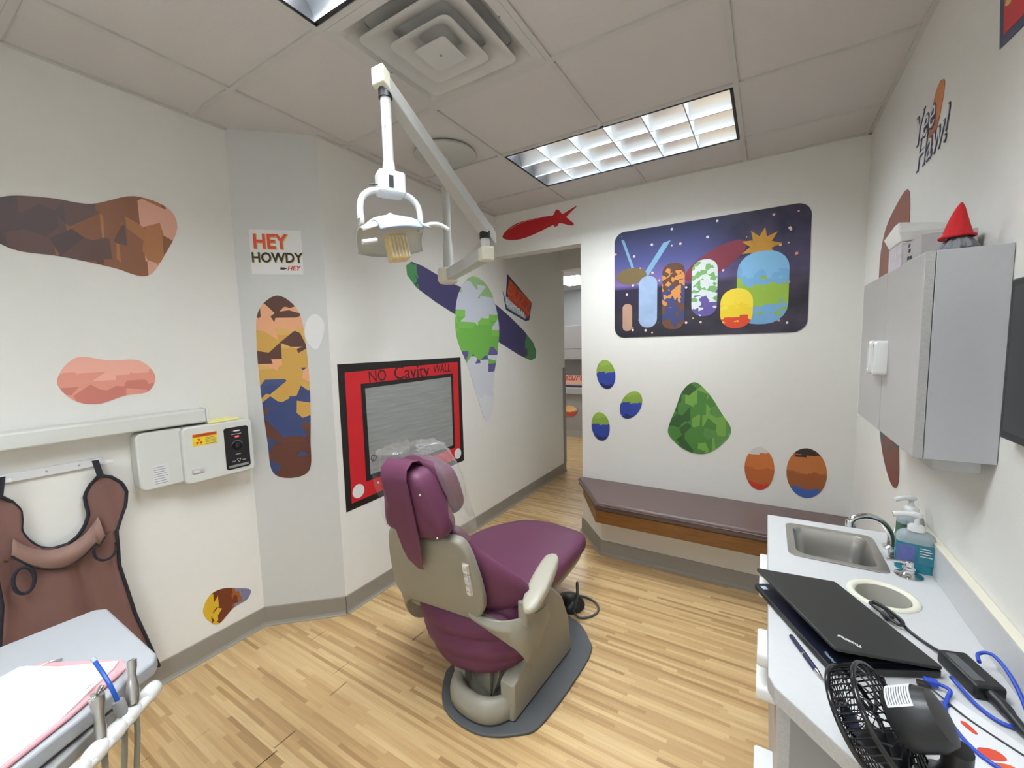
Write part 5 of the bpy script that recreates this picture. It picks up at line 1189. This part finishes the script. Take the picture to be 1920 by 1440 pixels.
mk('beard', loft(BM(), [[(gx + k * .050 * math.cos(a) * (1 + .10 * math.sin(7 * a)), gy + k * .085 * math.sin(a) * (1 + .08 * math.sin(9 * a)), CZ1 + z) for a in [2 * math.pi * i / 40 for i in range(40)]] for k, z in ((1.0, .0008), (1.02, .008), (.86, .022), (.66, .036), (.45, .046), (.2, .050))]), 'fur', gn, world=True, smooth=80)
bm = BM(); rr = random.Random(5)
for k in range(90):
    a = rr.uniform(0, 2 * math.pi); f = rr.uniform(.45, 1.0)
    b0 = Vector((gx + .04 * f * math.cos(a), gy + .066 * f * math.sin(a), CZ1 + .048 - .030 * f)); b1 = b0 + Vector((.014 * math.cos(a), .024 * math.sin(a), -.014))
    b1.z = max(b1.z, CZ1 + .002)
    tube(bm, [b0, b0.lerp(b1, .5) + Vector((0, 0, .004)), b1], [.003, .003, .0008], 5)
o = mk('beard_tufts', bm, 'fur', gn, world=True); o['kind'] = 'stuff'
mk('nose', lathe(BM(), [(.002, -.013), (.009, -.010), (.013, 0), (.009, .010), (.002, .013)], 14, (gx - .038, gy - .012, CZ1 + .047)), mat('nose_red', (.40, .05, .06, 1), .6), gn, world=True, smooth=80)
hat = []
for k in range(9):
    f = k / 8; r_ = .040 * (1 - f) ** .75 + .003; ox, oy = -.004 * f, -.040 * f * f
    hat.append([(gx - .004 + ox + r_ * math.cos(a), gy - .006 + oy + 1.2 * r_ * math.sin(a), CZ1 + .046 + .105 * f) for a in [2 * math.pi * i / 24 for i in range(24)]])
mk('hat', loft(BM(), hat), 'felt_red', gn, world=True, smooth=70)
mk('hat_brim', tube(BM(), [(gx - .004 + .046 * math.cos(a), gy - .006 + .056 * math.sin(a), CZ1 + .047) for a in [2 * math.pi * i / 24 for i in range(24)]], .005, 8, True), 'felt_red', gn, world=True, smooth=70)
gb_ = Vector((gx, gy, CZ1))
for o in gn.children:
    o.matrix_basis = Matrix.Translation(gb_) @ Matrix.Diagonal((.66, .62, .72, 1)) @ Matrix.Translation(-gb_)
tb = thing('tissue_box', (.40, 1.83, CZ1), 'printed white box with raised paper flap on the wall cabinet', 'box')
mk('carton', box(BM(), .345, .455, 1.745, 1.90, CZ1 + .0005, CZ1 + .085), 'box_print', tb, world=True, bevel=.003)
bm = BM(); loft(bm, [[(.345, 1.745, CZ1 + .086), (.345, 1.90, CZ1 + .086), (.455, 1.90, CZ1 + .086), (.455, 1.745, CZ1 + .086)], [(.335, 1.73, CZ1 + .115), (.335, 1.93, CZ1 + .125), (.455, 1.92, CZ1 + .130), (.455, 1.76, CZ1 + .115)], [(.350, 1.82, CZ1 + .160), (.350, 1.86, CZ1 + .160), (.45, 1.88, CZ1 + .145), (.45, 1.80, CZ1 + .140)]])
mk('paper_flap', bm, 'tissue', tb, world=True, bevel=.004)
gb = thing('storage_box', (.41, 1.63, CZ1), 'low grey carton with dark print between the gnome and the white box', 'box')
mk('carton', box(BM(), .348, .455, 1.56, 1.735, CZ1 + .0005, CZ1 + .070), 'box_grey', gb, world=True, bevel=.002)
for yy, zz_ in ((1.66, .055), (1.655, .04), (1.665, .02), (1.64, .018)): mk('print_mark', box(BM(), .3470, .3478, yy, yy + .018, CZ1 + zz_, CZ1 + zz_ + .009), 'black', gb, world=True)
mo = thing('wall_monitor', (XR - .02, 1.05, 1.32), 'black framed panel mounted on the right wall past the cabinet', 'screen')
mk('bezel', box(BM(), XR - .030, XR - .002, .72, 1.318, 1.320, 1.660), 'black', mo, world=True, bevel=.004)
mk('glass', box(BM(), XR - .0315, XR - .030, .735, 1.300, 1.338, 1.645), 'black_gloss', mo, world=True)
